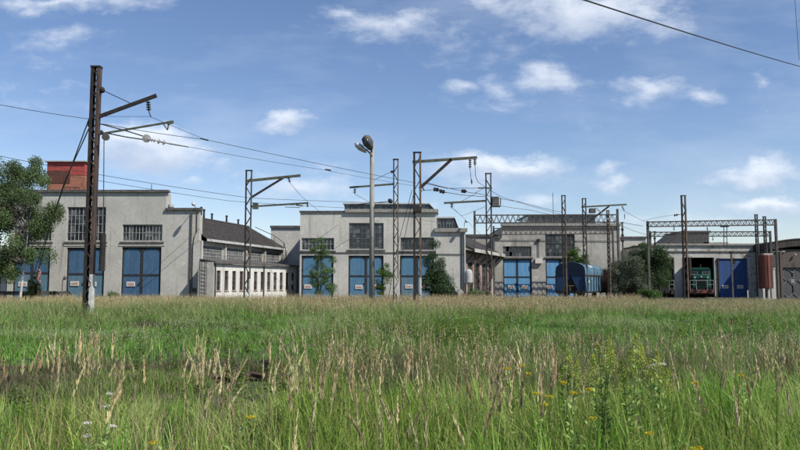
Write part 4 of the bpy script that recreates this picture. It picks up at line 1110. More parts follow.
def shunter(px, Yf, W, body, beam, label, yaw=0, zc=None, cabw=M['glass']):
    A = P(px, 290, Yf)
    r = thing('locomotive', label, 'locomotive', (A.x, Yf, 0))
    Mt = Matrix.Translation((A.x, Yf, 0)) @ Matrix.Rotation(R(yaw), 4, 'Z'); h = W/2
    MB(Mt).box(-h,h,.1,12,.98,1.35).box(-h*.95,h*.95,.1,.5,.4,.97).build('frame', M['black'], r)
    MB(Mt).box(-h,h,-.08,.097,.62,1.08).build('buffer_beam', beam, r)
    hood = MB(Mt)
    c = .32; hw = h*.74; zt = 3.1
    hood.prism([(-hw,1.36),(hw,1.36),(hw,zt-c),(hw-c,zt),(-hw+c,zt),(-hw,zt-c)], .7, 3.5)
    hd = hood.build('hood', body, r, bevel=.06)
    m = MB(Mt)
    for k in range(9): m.box(-hw*.55,hw*.55,.66,.697,1.6+k*.12,1.66+k*.12)
    m.build('grille', M['black'], hd)
    for sx in (-hw*.72, hw*.72, 0):
        MB(Mt).lathe((sx,.6,2.72 if sx else 2.8),(sx,.699,2.72 if sx else 2.8),[(0,.11),(1,.13)],12).build('headlight', M['alu'], hd)
    ch = h*.93; zr = 4.05
    cab = MB(Mt).wall(-ch,ch,1.36,zr-.25,3.0,.12,[(-ch+.2,-hw*.25,zt-.02,zr-.45),(hw*.25,ch-.2,zt-.02,zr-.45)])
    cab.prism([(-ch,zr-.25),(ch,zr-.25),(ch*.75,zr+.05),(-ch*.75,zr+.05)],2.85,6.4)
    cab.box(-ch,-ch+.1,3.13,6.2,1.36,zr-.26).box(ch-.1,ch,3.13,6.2,1.36,zr-.26).box(-ch+.1,ch-.1,6.1,6.2,1.36,zr-.26)
    cb = cab.build('cab', body, r)
    for x0,x1 in ((-ch+.2,-hw*.25),(hw*.25,ch-.2)):
        f = MB(Mt).box(x0,x1,2.92,2.99,zt-.02,zt+.05).box(x0,x1,2.92,2.99,zr-.5,zr-.44).box(x0,x0+.06,2.92,2.99,zt+.05,zr-.5).box(x1-.06,x1,2.92,2.99,zt+.05,zr-.5).build('cab_window', M['bars'], cb)
        MB(Mt).add([(x0,3.05,zt),(x1,3.05,zt),(x1,3.05,zr-.45),(x0,3.05,zr-.45)],[(0,1,2,3)]).build('pane', cabw, cb)
    MB(Mt).tube([(.1,3.4,zr),(.1,3.4,zr+.5)],.09,8).build('exhaust', M['steel'], cb)
    hr = MB(Mt)
    for x in (-h+.05,-h*.45,h*.45,h-.05): hr.tube([(x,.05,1.05),(x,.05,2.3)],.035,5)
    hr.tube([(-h+.05,.05,2.3),(h-.05,.05,2.3)],.035,5); hr.tube([(-h+.05,.05,1.75),(-h*.45,.05,1.75)],.03,5).tube([(h*.45,.05,1.75),(h-.05,.05,1.75)],.03,5)
    hr.build('handrail', M['bars'], r)
    for sx in (-h*.6,h*.6):
        MB(Mt).lathe((sx,-.08,.86),(sx,-.6,.86),[(0,.12),(.75,.12),(.77,.25),(1,.25)],14).build('buffer', M['black'], r)
    MB(Mt).bar((0,-.08,1.0),(0,-.4,.85),.12).build('coupling', M['steel'], r)
    MB(Mt).box(-h*.85,-h*.55,-.12,-.085,.55,.94).box(h*.55,h*.85,-.12,-.085,.55,.94).build('step', M['steel_grey'], r)
    for y in (1.6,3.6,7.6,9.6):
        for sx in (-.78,.66): MB(Mt).lathe((sx,y,.5),(sx+.12,y,.5),[(0,.05),(0,.5),(1,.5),(1,.05)],16).build('wheel', M['rail'], r)
shunter(702, 96.4, 3.0, M['loco_green'], M['loco_red'], 'green diesel locomotive with red buffer beam looking out of its bay', yaw=-19)
shunter(665, 96.5, 2.7, M['black'], M['black'], 'dark locomotive in the shaded bay beside the dark tree', yaw=6)  # black throughout: the bay's shadow is put into its colour

def flat_trolley():
    Y = 66; a = P(-22,290,Y); b = P(62,290,Y)
    r = thing('flat_trolley', 'low dark flat trolley with spoked wheel under the birch', 'trolley', ((a.x+b.x)/2, Y, 0))
    MB().box(a.x,b.x,Y-1.1,Y+1.1,.88,1.12).box(a.x,b.x,Y-1.12,Y-1.102,.8,1.15).build('deck', M['steel_grey'], r)
    for x in (b.x-.15, b.x-6.6):
        for y in (Y-1.25, Y+1.12):
            w = MB().tube([(x+math.cos(t_*math.pi/12)*.5,y+.06,.62+math.sin(t_*math.pi/12)*.5) for t_ in range(25)],.06,6)
            for k in range(5):
                t = k*math.pi/5; w.bar((x-math.cos(t)*.5,y+.06,.62-math.sin(t)*.5),(x+math.cos(t)*.5,y+.06,.62+math.sin(t)*.5),.05)
            w.lathe((x,y-.05,.62),(x,y+.15,.62),[(0,.12),(1,.12)],10)
            w.build('wheel', M['black'], r)
    # pipe sticking up beside it
    p = P(57.5,280,66.8)
    o = MB().tube([(p.x,67.8,0),(p.x,67.8,p.z),(p.x+.2,67.8,p.z+.15)],.05,6).lathe((p.x+.2,67.8,p.z+.0),(p.x+.2,67.8,p.z+.4),[(0,.08),(.5,.17),(1,.05)],8)
    tag(o.build('standpipe', M['steel_grey']), 'thin bent standpipe between the two leftmost doors', 'pipe')
    # pink cloth on a dark stake
    q = P(38.5, 268, 64.5)
    r = thing('draped_stake', 'dark stake with a faded pink cloth hanging from it', 'stake', (q.x, 64.5, 0))
    MB().tube([(q.x+.05,64.5,0),(q.x,64.5,q.z+.05)],[.12,.07],7).build('stake', M['bark'], r)
    cl = MB(); n = 10; vs = []
    for i in range(n+1):
        t = i/n; z = q.z-.05-1.25*t; w = .10+.14*math.sin(t*2.6); o_ = .08*math.sin(t*7)
        vs += [(q.x-w*.4+o_+.12*t,64.36,z),(q.x+w*.3+o_+.12*t,64.30,z),(q.x+w+o_+.12*t,64.38,z)]
    fs = []
    for i in range(n):
        for j in (0,1): fs.append((i*3+j,i*3+j+1,(i+1)*3+j+1,(i+1)*3+j))
    k = cl.add(vs,fs).build('cloth', M['pinkcloth'], r); s = k.modifiers.new('t','SOLIDIFY'); s.thickness = .03
flat_trolley()

# ================================================================ masts and overhead line
def insulator(mb, p, q, r=.09, n=5):
    prof = [(0,r*.25)]
    for i in range(n):
        t = .08+.84*i/n; prof += [(t,r*.3),(t+.04,r),(t+.10,r*.85),(t+.13,r*.3)]
    prof.append((1,r*.2)); return mb.lathe(p, q, prof, 8)

def lattice_post(root, x, y, z1, w, d=.2, ch=.09, left='steel', right='steel_grey', pitch=None, painted=True, pname='post'):  # right channel lighter: its sunlit side is put into the colour
    pitch = pitch or w*1.15
    m = MB(); hw = w/2
    m.cur = 0
    m.box(x-hw,x-hw+ch*.35,y-d/2,y+d/2,-.3,z1).box(x-hw+ch*.35,x-hw+ch,y-d/2,y-d/2+.03,-.3,z1).box(x-hw+ch*.35,x-hw+ch,y+d/2-.03,y+d/2,-.3,z1)
    m.cur = 1
    zb = 2.2 if painted else -.3
    m.box(x+hw-ch*.35,x+hw,y-d/2,y+d/2,zb,z1).box(x+hw-ch,x+hw-ch*.35,y-d/2,y-d/2+.03,zb,z1).box(x+hw-ch,x+hw-ch*.35,y+d/2-.03,y+d/2,zb,z1)
    m.cur = 0
    n = int(z1/pitch); s = 1
    for i in range(n):
        z0 = i*pitch+.1; za = z0+pitch*.92
        for yy in (y-d/2+.005, y+d/2-.005):
            m.bar((x-s*(hw-ch*.5),yy,z0),(x+s*(hw-ch*.5),yy,za),.05,.02,up=(0,1,0))
        s = -s
    m.box(x-hw-.02,x+hw+.02,y-d/2-.02,y+d/2+.02,z1+.002,z1+.08)
    p = m.build(pname, [M[left], M[right]], root)
    if painted:
        f = MB().box(x+hw-ch,x+hw,y-d/2,y+d/2,-.3,2.197); f.build('painted_foot', M['whitepaint'], p)
    MB().box(x-hw-.15,x+hw+.15,y-d/2-.15,y+d/2+.15,-.3,.16).build('footing', M['concrete'], root)
    return p

def seg(root, name, pts, r, m, n=6): return MB().tube(pts, r, n).build(name, m, root)

MASTG = 'lattice catenary masts of the yard'
def mast(px, pytop, Y, w, label, **k):
    t = P(px, pytop, Y)
    r = thing('catenary_mast', label, 'mast', (t.x, Y, 0), MASTG)
    lattice_post(r, t.x, Y, t.z, w, **k)
    return r, t

# left mast
r, t = mast(96.6, 68, 34, .43, 'tall rusty mast with slanting beam arm, nearest of all at left', left='steel', right='steel_dark', d=.3, ch=.14, pitch=.55)
Y = 34
MB().bar(P(99,116.6,Y), P(156.5,95.5,Y), .10, .17).build('arm', M['steel'], r)
MB().bar(P(102,90,Y), P(130,103,Y), .035).lathe(P(101,90,Y-.1),P(103,90,Y+.1),[(0,.06),(.5,.16),(1,.06)],8).build('stay_rod', M['steel'], r)
MB().bar(P(99,134.2,Y), P(173.5,121.5,Y), .09, .08).bar(P(173,122,Y),P(167,123,Y),.12,.14).bar(P(163,123.5,Y),P(167.5,130,Y),.05).bar(P(167.5,130,Y),P(169,122,Y),.05).build('registration_arm', M['olive'], r)
m = MB(); insulator(m, P(148,101,Y), P(149,112,Y), .12, 4); m.bar(P(149,112,Y),P(151,117,Y),.04); m.build('insulator', M['porcelain'], r)
m = MB().lathe(P(105.5,137,Y-.35), P(106,137,Y-.2), [(0,.05),(0,.17),(.35,.13),(.65,.13),(1,.17),(1,.05)], 16).bar(P(101,131,Y-.1),P(106,137,Y-.25),.09,.12); m.build('tension_wheel', M['steel_grey'], r)
seg(r, 'weight_cable', [P(104,138,Y-.3), P(103.4,232,Y-.3)], .022, M['wire'])
x = P(102.6,250,Y-.3).x; m = MB()
for k in range(12): m.lathe((x,Y-.3,P(100,271,Y).z+k*.145),(x,Y-.3,P(100,271,Y).z+k*.145+.13),[(0,.14),(1,.14)],10)
m.build('counterweight', M['steel'], r)
m = MB().tube([P(99,123.5,Y),P(125,130.5,Y),P(146,137,Y)],.03).tube([P(106,133,Y),P(126,137,Y),P(146,140,Y)],.03); m.build('tension_rod', M['steel'], r)
m = MB().lathe(P(146.5,138.5,Y-.1),P(146.5,138.5,Y+.1),[(0,.05),(.1,.2),(.9,.2),(1,.05)],12)
insulator(m,P(148,139,Y),P(157,141,Y),.10,3); insulator(m,P(157,141,Y),P(169,143.5,Y),.13,2); m.tube([P(169,143.5,Y),P(189,147,Y)],[.045,.03],6); m.build('strain_insulator', M['porcelain_white'], r)
m = MB().bar(P(92.5,112,Y),P(89.5,127,Y),.12,.2).build('guy_bracket', M['steel'], r)

# second left mast
r, t = mast(249, 171, 58, .52, 'mast with long upper arm in front of the white annex', right='steel_grey', pitch=.8)
Y = 58
MB().bar(P(246,181,Y),P(300.5,175.5,Y),.16,.2).build('arm', M['olive'], r)
MB().bar(P(252,197,Y),P(283,178,Y),.13,.16).build('strut', M['steel'], r)
m = MB().bar(P(252,206.5,Y),P(308,203,Y),.12,.14).bar(P(307.5,203,Y),P(307.5,207,Y),.12).box(P(253,205,Y).x,P(258,205,Y).x,Y-.2,Y+.2,P(253,209,Y).z,P(253,203,Y).z).bar(P(285,207,Y),P(300,207.5,Y),.05).bar(P(296,205,Y),P(303,206,Y),.1); m.build('registration_arm', M['olive'], r)
m = MB(); insulator(m, P(288.5,177.5,Y), P(290,183,Y), .13, 3); m.build('insulator', M['porcelain'], r)

# third: lamp post, own thing
def lamp_post():
    Y = 52; tp = P(372.2,144,Y)
    r = thing('lamp_post', 'tall concrete lamp post with two lamp heads before the middle shed', 'street lamp', (tp.x, Y, 0))
    MB().tube([(tp.x,Y,-.2),(tp.x,Y,tp.z)],[.21,.15],12).build('pole', M['concrete'], r, smooth=True)
    MB().tube([P(372,156,Y-.15),P(367,150,Y-.4),P(363.5,148,Y-.6)],.05).build('bracket', M['steel_grey'], r)
    MB().lathe(P(366.5,152.5,Y-.6),P(355,143,Y-.9),[(0,.05),(.1,.12),(.5,.24),(.85,.2),(1,.06)],12).build('lamp_head', M['alu'], r, smooth=True)
    MB().tube([P(372,152,Y-.1),P(371,147,Y-.5)],.05).build('bracket', M['steel_grey'], r)
    h = MB().lathe(P(371.5,150,Y-.4),P(365,136,Y-1.3),[(0,.06),(.12,.2),(.5,.38),(.85,.34),(1,.1)],14).build('lamp_head', M['steel_grey'], r, smooth=True)
    MB().lathe(P(370.0,147.5,Y-.85),P(366.3,139,Y-1.55),[(0,.05),(.2,.2),(.6,.26),(1,.05)],12).build('lens', M['lens'], h, smooth=True)
lamp_post()

r, t = mast(395.8, 160, 53, .40, 'mast with a short arm pointing left past the lamp post', right='steel_tan', pitch=.62)
Y = 53
MB().bar(P(349.5,187.5,Y),P(394,184,Y),.12,.13).build('arm', M['olive'], r)
m = MB(); insulator(m, P(355,188.5,Y), P(354.5,194,Y), .13, 3); m.bar(P(392,171.5,Y),P(374,180,Y),.03).lathe(P(390.5,171.5,Y),P(393.5,172,Y),[(0,.05),(.5,.12),(1,.05)],8); m.build('insulator', M['porcelain'], r)
MB().tube([P(393,201.5,Y),P(388,201.5,Y),P(350,205,Y)],.03).lathe(P(388.5,199,Y),P(392,203,Y),[(0,.05),(.3,.16),(.7,.16),(1,.05)],8).build('registration_arm', M['steel'], r)

r, t = mast(417.2, 153, 50, .56, 'tallest central mast with long arm and diagonal strut', right='steel_tan', ch=.14, pitch=.82)
Y = 50
MB().bar(P(412.5,162,Y),P(477,157.5,Y),.16,.18).build('arm', M['olive'], r)
MB().bar(P(419.5,188.5,Y),P(451.5,159.5,Y),.16,.2).build('strut', M['steel'], r)
m = MB(); insulator(m, P(470,159,Y), P(470,169,Y), .12, 4); m.tube([P(470,169,Y),P(471.5,183,Y)],.018); m.lathe(P(471.5,179,Y),P(471.8,184.5,Y),[(0,.02),(.5,.06),(1,.02)],6); m.build('insulator', M['porcelain'], r)
m = MB(); insulator(m, P(474.8,159,Y), P(475,166,Y), .14, 3); m.tube([P(475,166,Y),P(475.5,176,Y),P(478,182,Y)],.02); m.build('insulator', M['porcelain'], r)
MB().tube([P(421,184,Y),P(424,190,Y),P(421,191,Y)],.05).build('bracket', M['steel'], r)
MB().box(P(413,200,Y).x,P(421.5,200,Y).x,Y-.2,Y+.2,P(413,212,Y).z,P(413,207,Y).z).build('clamp_plate', M['steel'], r)

r, t = mast(488.3, 174, 60, .50, 'mast with transformer box and low left arm near the middle hall', right='steel_grey', pitch=.75)
Y = 60
MB().bar(P(444,203,Y),P(486,200.8,Y),.13,.16).build('arm', M['olive'], r)
MB().bar(P(462,201,Y),P(477,193,Y),.03).bar(P(478,188,Y),P(492,188,Y),.1,.1).build('stay_rod', M['steel'], r)
m = MB(); insulator(m, P(451.8,203.5,Y), P(451.8,208.5,Y), .18, 2); m.build('insulator', M['porcelain'], r)
b = P(495,201,Y)
m = MB().box(b.x-.25,b.x+.3,Y-.3,Y+.3,P(495,206,Y).z,P(495,197,Y).z).box(b.x-.35,b.x+.45,Y-.35,Y+.35,P(495,206.8,Y).z,P(495,206,Y).z-.005).bar(P(500.5,198,Y),P(500.5,205,Y),.08); m.build('transformer_box', M['steel_grey'], r)

r, t = mast(563.4, 196, 74, .42, 'plain mast without arm in front of the hopper wagon', right='steel_tan', pitch=.7, painted=False)
r, t = mast(584, 199, 77, .44, 'mast with right-hand arm above the hopper wagon', right='steel_grey', pitch=.7, painted=False)
Y = 77
MB().bar(P(581.5,207,Y),P(626.5,204.5,Y),.14,.16).build('arm', M['olive'], r)
MB().bar(P(586,224,Y),P(609,206.2,Y),.14,.18).bar(P(586,224.5,Y),P(589.5,228,Y),.1).build('strut', M['steel'], r)
m = MB(); insulator(m, P(622,206,Y), P(624.5,211.5,Y), .12, 3); m.bar(P(624.5,214,Y),P(624.7,219,Y),.06); m.build('insulator', M['porcelain'], r)
m = MB().box(P(589.5,210,Y).x,P(595,210,Y).x,Y-.3,Y+.3,P(590,213,Y).z,P(590,208.5,Y).z); m.build('switch_cage', M['steel_grey'], r)
MB().bar(P(596,208,Y),P(602.5,213.5,Y),.22,.06).build('arcing_horn', M['paleroof'], r)
r, t = mast(607.8, 211, 80, .30, 'slim lattice mast just right of the hopper wagon', right='steel_tan', pitch=.5, painted=False)
r, t = mast(683.2, 196, 74, .50, 'tall bare mast in front of the open engine bays', left='steel', right='steel_tan', pitch=.85, ch=.13, painted=False)
r, t = mast(756, 215, 86, .34, 'left of the two close masts beside the red tank', right='steel_grey', pitch=.6, painted=False)
MB().bar(P(747,270,86),P(756,262,86),.04,.05).build('prop', M['steel'], r)
r, t = mast(764.3, 217, 87, .34, 'right of the two close masts beside the red tank', right='steel_grey', pitch=.6, painted=False)
r, t = mast(808, 20, 24, .38, 'mast at the far right, just outside the field, holding the near wire', right='steel_tan')

def plain_pole(px, pyt, Y, rr, label, extra=None):
    t = P(px, pyt, Y); r = thing('steel_pole', label, 'pole', (t.x, Y, 0))
    MB().bar((t.x,Y,-.2),(t.x,Y,t.z),rr,rr).build('post', M['steel_grey'], r)
    m = MB().box(t.x-rr,t.x+rr,Y-rr,Y+rr,t.z+.002,t.z+.1)
    for k in range(3): z = t.z-.8-k*.7; m.box(t.x-rr*.9,t.x+rr*.9,Y-rr*.9,Y+rr*.9,z-.1,z+.1)
    m.build('clamp', M['steel'], r)
    return r, t
r, t = plain_pole(622.2, 223, 88, .16, 'short steel pole with clamps right of the long gantry')
r, t = plain_pole(654.5, 232, 90, .14, 'thin pole behind the dark tree at the gantry end')

def gantry(pxa, pya, pxb, pyb, beam_top, beam_bot, Y, label, n, pw=.22, hang=()):
    a = P(pxa, pya, Y); b = P(pxb, pyb, Y)
    r = thing('signal_gantry', label, 'gantry', ((a.x+b.x)/2, Y, 0), 'lattice gantries across the tracks')
    for q in (a, b):
        MB().box(q.x-pw/2,q.x+pw/2,Y-.13,Y+.13,-.2,q.z).build('post', M['steel_grey'], r)
    za0, zb0 = P(pxa,beam_top[0],Y).z, P(pxb,beam_top[1],Y).z; za1, zb1 = P(pxa,beam_bot[0],Y).z, P(pxb,beam_bot[1],Y).z
    m = MB()
    for yy in (Y-.25, Y+.25):
        m.bar((a.x+pw/2,yy,za0),(b.x-pw/2,yy,zb0),.09,.09); m.bar((a.x+pw/2,yy,za1),(b.x-pw/2,yy,zb1),.09,.09)
        for i in range(n):
            f0, f1 = i/n, (i+1)/n; x0 = a.x+(b.x-a.x)*f0; x1 = a.x+(b.x-a.x)*f1; xm = (x0+x1)/2
            t0 = za0+(zb0-za0)*f0; b0 = za1+(zb1-za1)*(f0+f1)/2; t1 = za0+(zb0-za0)*f1
            m.bar((x0,yy,t0),(xm,yy,b0),.05,.05); m.bar((xm,yy,b0),(x1,yy,t1),.05,.05)
    m.build('truss_beam', M['steel_grey'], r)
    for (hx, h0, h1) in hang:
        m = MB(); insulator(m, P(hx,h0,Y-.3), P(hx,h1,Y-.3), .13, 2); m.build('insulator', M['porcelain'], r)
    return r
gantry(474.5,211,617.3,209,(215.2,214.7),(223,222),85,'long front gantry spanning from the middle hall to the pole by the trees',26)
gantry(493.5,226,612.5,226,(228.5,228),(234.5,233.8),93,'rear gantry hidden low against the right shed wall',24,pw=.2)
r = gantry(647.5,221,775.3,219,(222,219.8),(226.6,225),80,'front gantry over the open bays and cobalt door',22,hang=((674,227,231),(707.3,227,231.5)))
m = MB(); Y=80; m.box(P(721,230,Y).x,P(728.5,230,Y).x,Y-.2,Y+.2,P(725,227,Y).z,P(725,225.5,Y).z)
for q in (723.8,726.8): m.bar(P(q,227,Y),P(q,247,Y),.06)
m.bar(P(723.8,247,Y),P(726.8,247,Y),.06); m.bar(P(723.8,237,Y),P(726.8,237,Y),.05); m.build('hanging_frame', M['steel'], r)
m = MB(); insulator(m, P(674,215.5,Y-.3), P(679,214.5,Y-.3), .16, 2); m.tube([P(679,215,Y-.3),P(683,213.5,Y-.3)],.03); m.build('insulator', M['porcelain'], r)
gantry(650,231,770,231,(232.2,231.6),(236.4,236),89,'rear gantry behind the one over the open bays',22,pw=.2,hang=((712.8,237,241),))

# track sign
def track_sign():
    Y = 84.2; c = P(618, 272.3, Y); r = thing('track_sign', 'white diamond track sign with dark centre beside the wagon', 'sign', (c.x, Y, 0))
    MB().bar((c.x,Y,-.1),(c.x,Y,c.z-.1),.07).build('post', M['steel'], r)
    s = .33; pl = MB().prism([(c.x,c.z-s),(c.x+s,c.z),(c.x,c.z+s),(c.x-s,c.z)],Y-.09,Y-.06).build('sign_plate', M['sign_white'], r)
    s = .13; MB().prism([(c.x,c.z-s),(c.x+s,c.z),(c.x,c.z+s),(c.x-s,c.z)],Y-.098,Y-.092).build('emblem', M['black'], pl)
track_sign()

# wires
WG = 'overhead wires of the yard'
def wire(pts, rr, label, sag=0, name='overhead_wire'):
    out = []
    for (p, q) in zip(pts[:-1], pts[1:]):
        n = 8
        for i in range(n+(q is pts[-1])):
            t = i/n; v = p.lerp(q, t) - Vector((0,0,sag*4*t*(1-t))); out.append(v)
    tag(MB().tube(out, rr, 5).build(name, M['wire']), label, 'wire', WG)
wire([P(-30,99,30), P(93,119.5,34)], .014, 'wire from the left edge to the leftmost mast', .05)
wire([P(151,117,34), P(205,139.5,40)], .012, 'short slanting wire from the leftmost hanging insulator to the splice', 0)
wire([P(103,124,34), P(205,139.5,40), P(416,183,50)], .016, 'upper wire from the leftmost mast to the tallest central mast', .05)
wire([P(103,116.5,34), P(151,116.5,34)], .010, 'thin level wire beside the slanting beam arm', 0)
wire([P(190,147,34), P(325,170,45), P(416,186,50)], .011, 'faint lower wire from strain insulator to central mast', .05)
wire([P(325,169.5,45), P(331,170.3,45)], .05, 'small splice bar on the faint lower wire', 0)
wire([P(201,138.6,39.5), P(208,140.3,40.2)], .045, 'small splice bar on the upper wire', 0)
wire([P(-20,152,52), P(110,176.5,60), P(250,198,72), P(391,203,81)], .022, 'upper of two long wires crossing behind the leftmost mast', .05)
wire([P(-20,160,52), P(110,182.5,60), P(230,201,72), P(350,208,81)], .020, 'lower of two long wires crossing behind the leftmost mast', .05)
wire([P(290,183,58), P(302,197,60), P(325,216,66)], .014, 'thin drooping wire below the annex mast insulator', 0)
wire([P(355,194,53), P(395,213,58), P(437,222,70)], .014, 'drooping wire from the short left-pointing arm', .1)
wire([P(421,182.5,50), P(447,188.3,53), P(492,188,60)], .022, 'wire from tallest mast to the transformer mast, upper', 0)
wire([P(424,190.5,50), P(436,189.5,51), P(444,192,52), P(462,195,55), P(487,197,60)], .022, 'wire with strain insulators from tallest mast, lower', 0)
wire([P(428,183,50), P(464,191,55), P(476,193,57), P(520,202,66), P(563,212.5,74)], .022, 'long wire descending right from the tallest mast', .05)
wire([P(475,193,57), P(486,187,60)], .02, 'short slanting stay between contact wire and transformer mast', 0)
wire([P(478,182,50), P(502,197,62), P(563,215,78), P(584,218,80)], .018, 'wire from the tallest mast insulators past the transformer', .05)
wire([P(492,204,60), P(530,210,68), P(584,221,77)], .018, 'lowest of the wires right of the transformer mast', .05)
wire([P(451.8,208,60), P(462,216,64), P(487,206,60)], .014, 'slack loop under the low left arm', 0)
wire([P(454,209,60), P(468,222,66), P(486,240,80)], .012, 'thin wire falling from the low left arm to the hall', 0)
wire([P(624.5,211.5,77), P(645,222,80)], .018, 'wire from the right-hand arm to the gantry end', 0)
wire([P(589,224,77), P(618,222,79), P(643,226,80)], .026, 'level contact wire right of the right-hand arm', 0)
wire([P(612,222,77), P(634,231,80), P(647,235,84)], .02, 'lower slanting wire ahead of the trees', 0)
wire([P(643,220.5,78), P(660,217,79), P(679,214,80)], .016, 'thin wire rising to the gantry insulator', 0)
wire([P(572,-4,11), P(800,66.5,24)], .014, 'heavy near wire crossing the upper right sky', .03)
wire([P(794.5,-6,22), P(799,60,24)], .007, 'thin near wire dropping at the upper right edge', 0)
wire([P(492,223,60), P(491.5,200,60)], .02, 'short vertical drop cable at the transformer box', 0)
wire([P(92,111,34), P(64,186,42), P(47,235,50), P(24,302,60)], .03, 'left guy rod of the leftmost mast', 0, 'guy_wire')
wire([P(91,124,34), P(64.5,182,40), P(50,226,48), P(30,302,58)], .03, 'right guy rod of the leftmost mast', 0, 'guy_wire')
wire([P(412,190,50), P(399,240,52), P(388,300,56)], .02, 'left guy wire of the tallest central mast', 0, 'guy_wire')
wire([P(414,192,50), P(404,240,52), P(396,300,56)], .02, 'right guy wire of the tallest central mast', 0, 'guy_wire')
for i,(a,b,Yd,lb) in enumerate([((434,189.3),(440,190),51.5,'left'),((440,191),(446,192.5),52.5,'right'),((462,191),(467,191.5),55,'outer')]):
    m = MB(); insulator(m, P(*a,Yd), P(*b,Yd+.5), .16, 2)
    tag(m.build('line_insulator', M['porcelain']), 'dark strain insulator on the wires right of the tallest mast, %s one' % lb, 'insulator', 'strain insulators on the wires')

# ================================================================ trees
def tree(name, label, cat, base, H, crown, leaf, nleaf, cols, bark, trunk_r=.15, nclump=30, clump_r=.7, lean=(0,0), group=None, hang=0, gap=.0, inner=.25, upright=.0, crown_shape='leaf', first=.2):
    """crown: list of (cx,cz,rx,rz) ellipsoids relative to base; branches reach each clump; leaves gaussian round the clumps"""
    base = Vector(base); r = thing(name, label, cat, base, group)
    mb = MB(); n = 8
    pts = []; H0 = H*.92
    for i in range(n+1):
        t = i/n; pts.append(base+Vector((lean[0]*t+.06*math.sin(i*1.7)*trunk_r*6*t, lean[1]*t+.05*math.cos(i*2.1)*trunk_r*6*t, H0*t)))
    mb.tube(pts, [trunk_r*(1-.88*(i/n)) for i in range(n+1)], 8)
    mb.cur = 1; cl = []
    wsum = sum(c[2]*c[2]*c[3] for c in crown)
    for (cx,cz,rx,rz) in crown:
        k = max(2, int(nclump*rx*rx*rz/wsum))
        for _ in range(k):
            while True:
                v = Vector((random.uniform(-1,1),random.uniform(-1,1),random.uniform(-1,1)))
                if inner < v.length < 1: break
            cl.append(base+Vector((cx+v.x*rx, v.y*rx*.9, cz+v.z*rz)))
    for c in cl:
        t = min(.95, max(first, (c.z-base.z)/H0*.8-.08)); i = t*n; k = int(i); a = pts[k].lerp(pts[min(k+1,n)], i-k)
        mid = a.lerp(c, .5)+Vector((0,0,.12*(c-a).length))
        br = trunk_r*(1-.88*t)*.45
        mb.tube([a, mid, c], [br, br*.6, br*.2], 5)
        for _ in range(2):
            e = c+Vector((random.gauss(0,1),random.gauss(0,1),random.gauss(0,.8)))*clump_r*.8
            mb.tube([mid.lerp(c,.6), e], [br*.35, br*.1], 4)
    mb.build('trunk', [bark, M['limb'] if bark is M['bark_birch'] else bark], r)
    C = np.array([tuple(c) for c in cl]); nleaf = int(nleaf*1.7); idx = RNG.integers(0,len(C),nleaf)
    size = (clump_r*(.7+.6*RNG.random(len(C))))[idx][:,None]
    q = RNG.normal(0,1,(nleaf,3)); q /= np.linalg.norm(q,axis=1)[:,None]; q *= RNG.random((nleaf,1))**.45
    p = C[idx] + q*size*1.35*np.array([1,1,.8])
    if hang: p[:,2] -= hang*RNG.random(nleaf)**2*(1+0*size[:,0])
    e1 = RNG.normal(0,1,(nleaf,3)); 
    if hang: e1[:,2] -= 1.2
    if upright: e1[:,2] += upright
    e1 /= np.linalg.norm(e1,axis=1)[:,None]
    e2 = np.cross(e1, RNG.normal(0,1,(nleaf,3))); e2 /= np.linalg.norm(e2,axis=1)[:,None]
    L = leaf*.72*(.6+.8*RNG.random((nleaf,1))); Wd = L*(.38 if not upright else .3)
    V = np.stack([p-e1*L*.5, p+e2*Wd, p+e1*L*.5, p-e2*Wd],1).reshape(-1,3)
    cols = np.array(cols); tone = (1+RNG.normal(0,.12,len(C)))[idx][:,None]
    cc = cols[RNG.integers(0,len(cols),nleaf)]*tone*(1+RNG.normal(0,.12,(nleaf,1)))
    np_mesh('crown', V, np.arange(nleaf*4).reshape(nleaf,4), np.repeat(np.clip(cc,0,1),4,axis=0), M['leaf'], r)
    return r
BIRCH = [(.095,.145,.05),(.08,.12,.042),(.12,.17,.07)]
DARK = [(.042,.078,.026),(.058,.10,.035),(.075,.12,.045)]
MIDG = [(.10,.17,.06),(.13,.20,.075),(.08,.135,.05)]
YOUNG = [(.075,.14,.03),(.09,.16,.04),(.06,.12,.028)]
WILLOW = [(.12,.14,.085),(.10,.12,.07),(.14,.16,.10)]
b = P(19.5,302,62); b.z = 0
tree('birch_tree', 'tall birch with white trunk at the left edge', 'tree', b, 12.8, [(-.3,8.5,2.6,3.6),(-2.6,6.8,2.4,4.2),(1.0,5.9,1.5,2.3),(-1.8,4.6,2.0,2.4),(-1.2,12.0,1.3,1.2),(.9,11.2,1.3,1.4),(-2.0,9.5,2.2,3.0),(2.3,7.3,.8,1.6)], .15, 52000, BIRCH, M['bark_birch'], .11, 76, .62, lean=(.9,0), hang=.8, first=.3)
b = P(-14,302,64); b.z = 0
tree('birch_tree', 'second birch trunk cut by the left edge', 'tree', b, 12.5, [(0,8.0,2.6,4.6)], .16, 18000, BIRCH, M['bark_birch'], .14, 26, .7, hang=.7, first=.3)
b = P(33,300,65); b.z = 0
tree('young_spruce', 'small dark spruce below the birch in front of a blue door', 'tree', b, 2.9, [(0,.8,.9,.6),(0,1.5,.6,.7),(0,2.2,.32,.6)], .12, 5200, DARK, M['bark'], .07, 34, .24, inner=.1, first=.05)
b = P(112,300,68); b.z = 0
tree('shrub', 'small green shrub against the left shed between its doors', 'shrub', b, 1.3, [(0,.7,.6,.5)], .12, 900, YOUNG, M['bark'], .03, 12, .25, first=.05)
b = P(320.5,300,76); b.z = 0
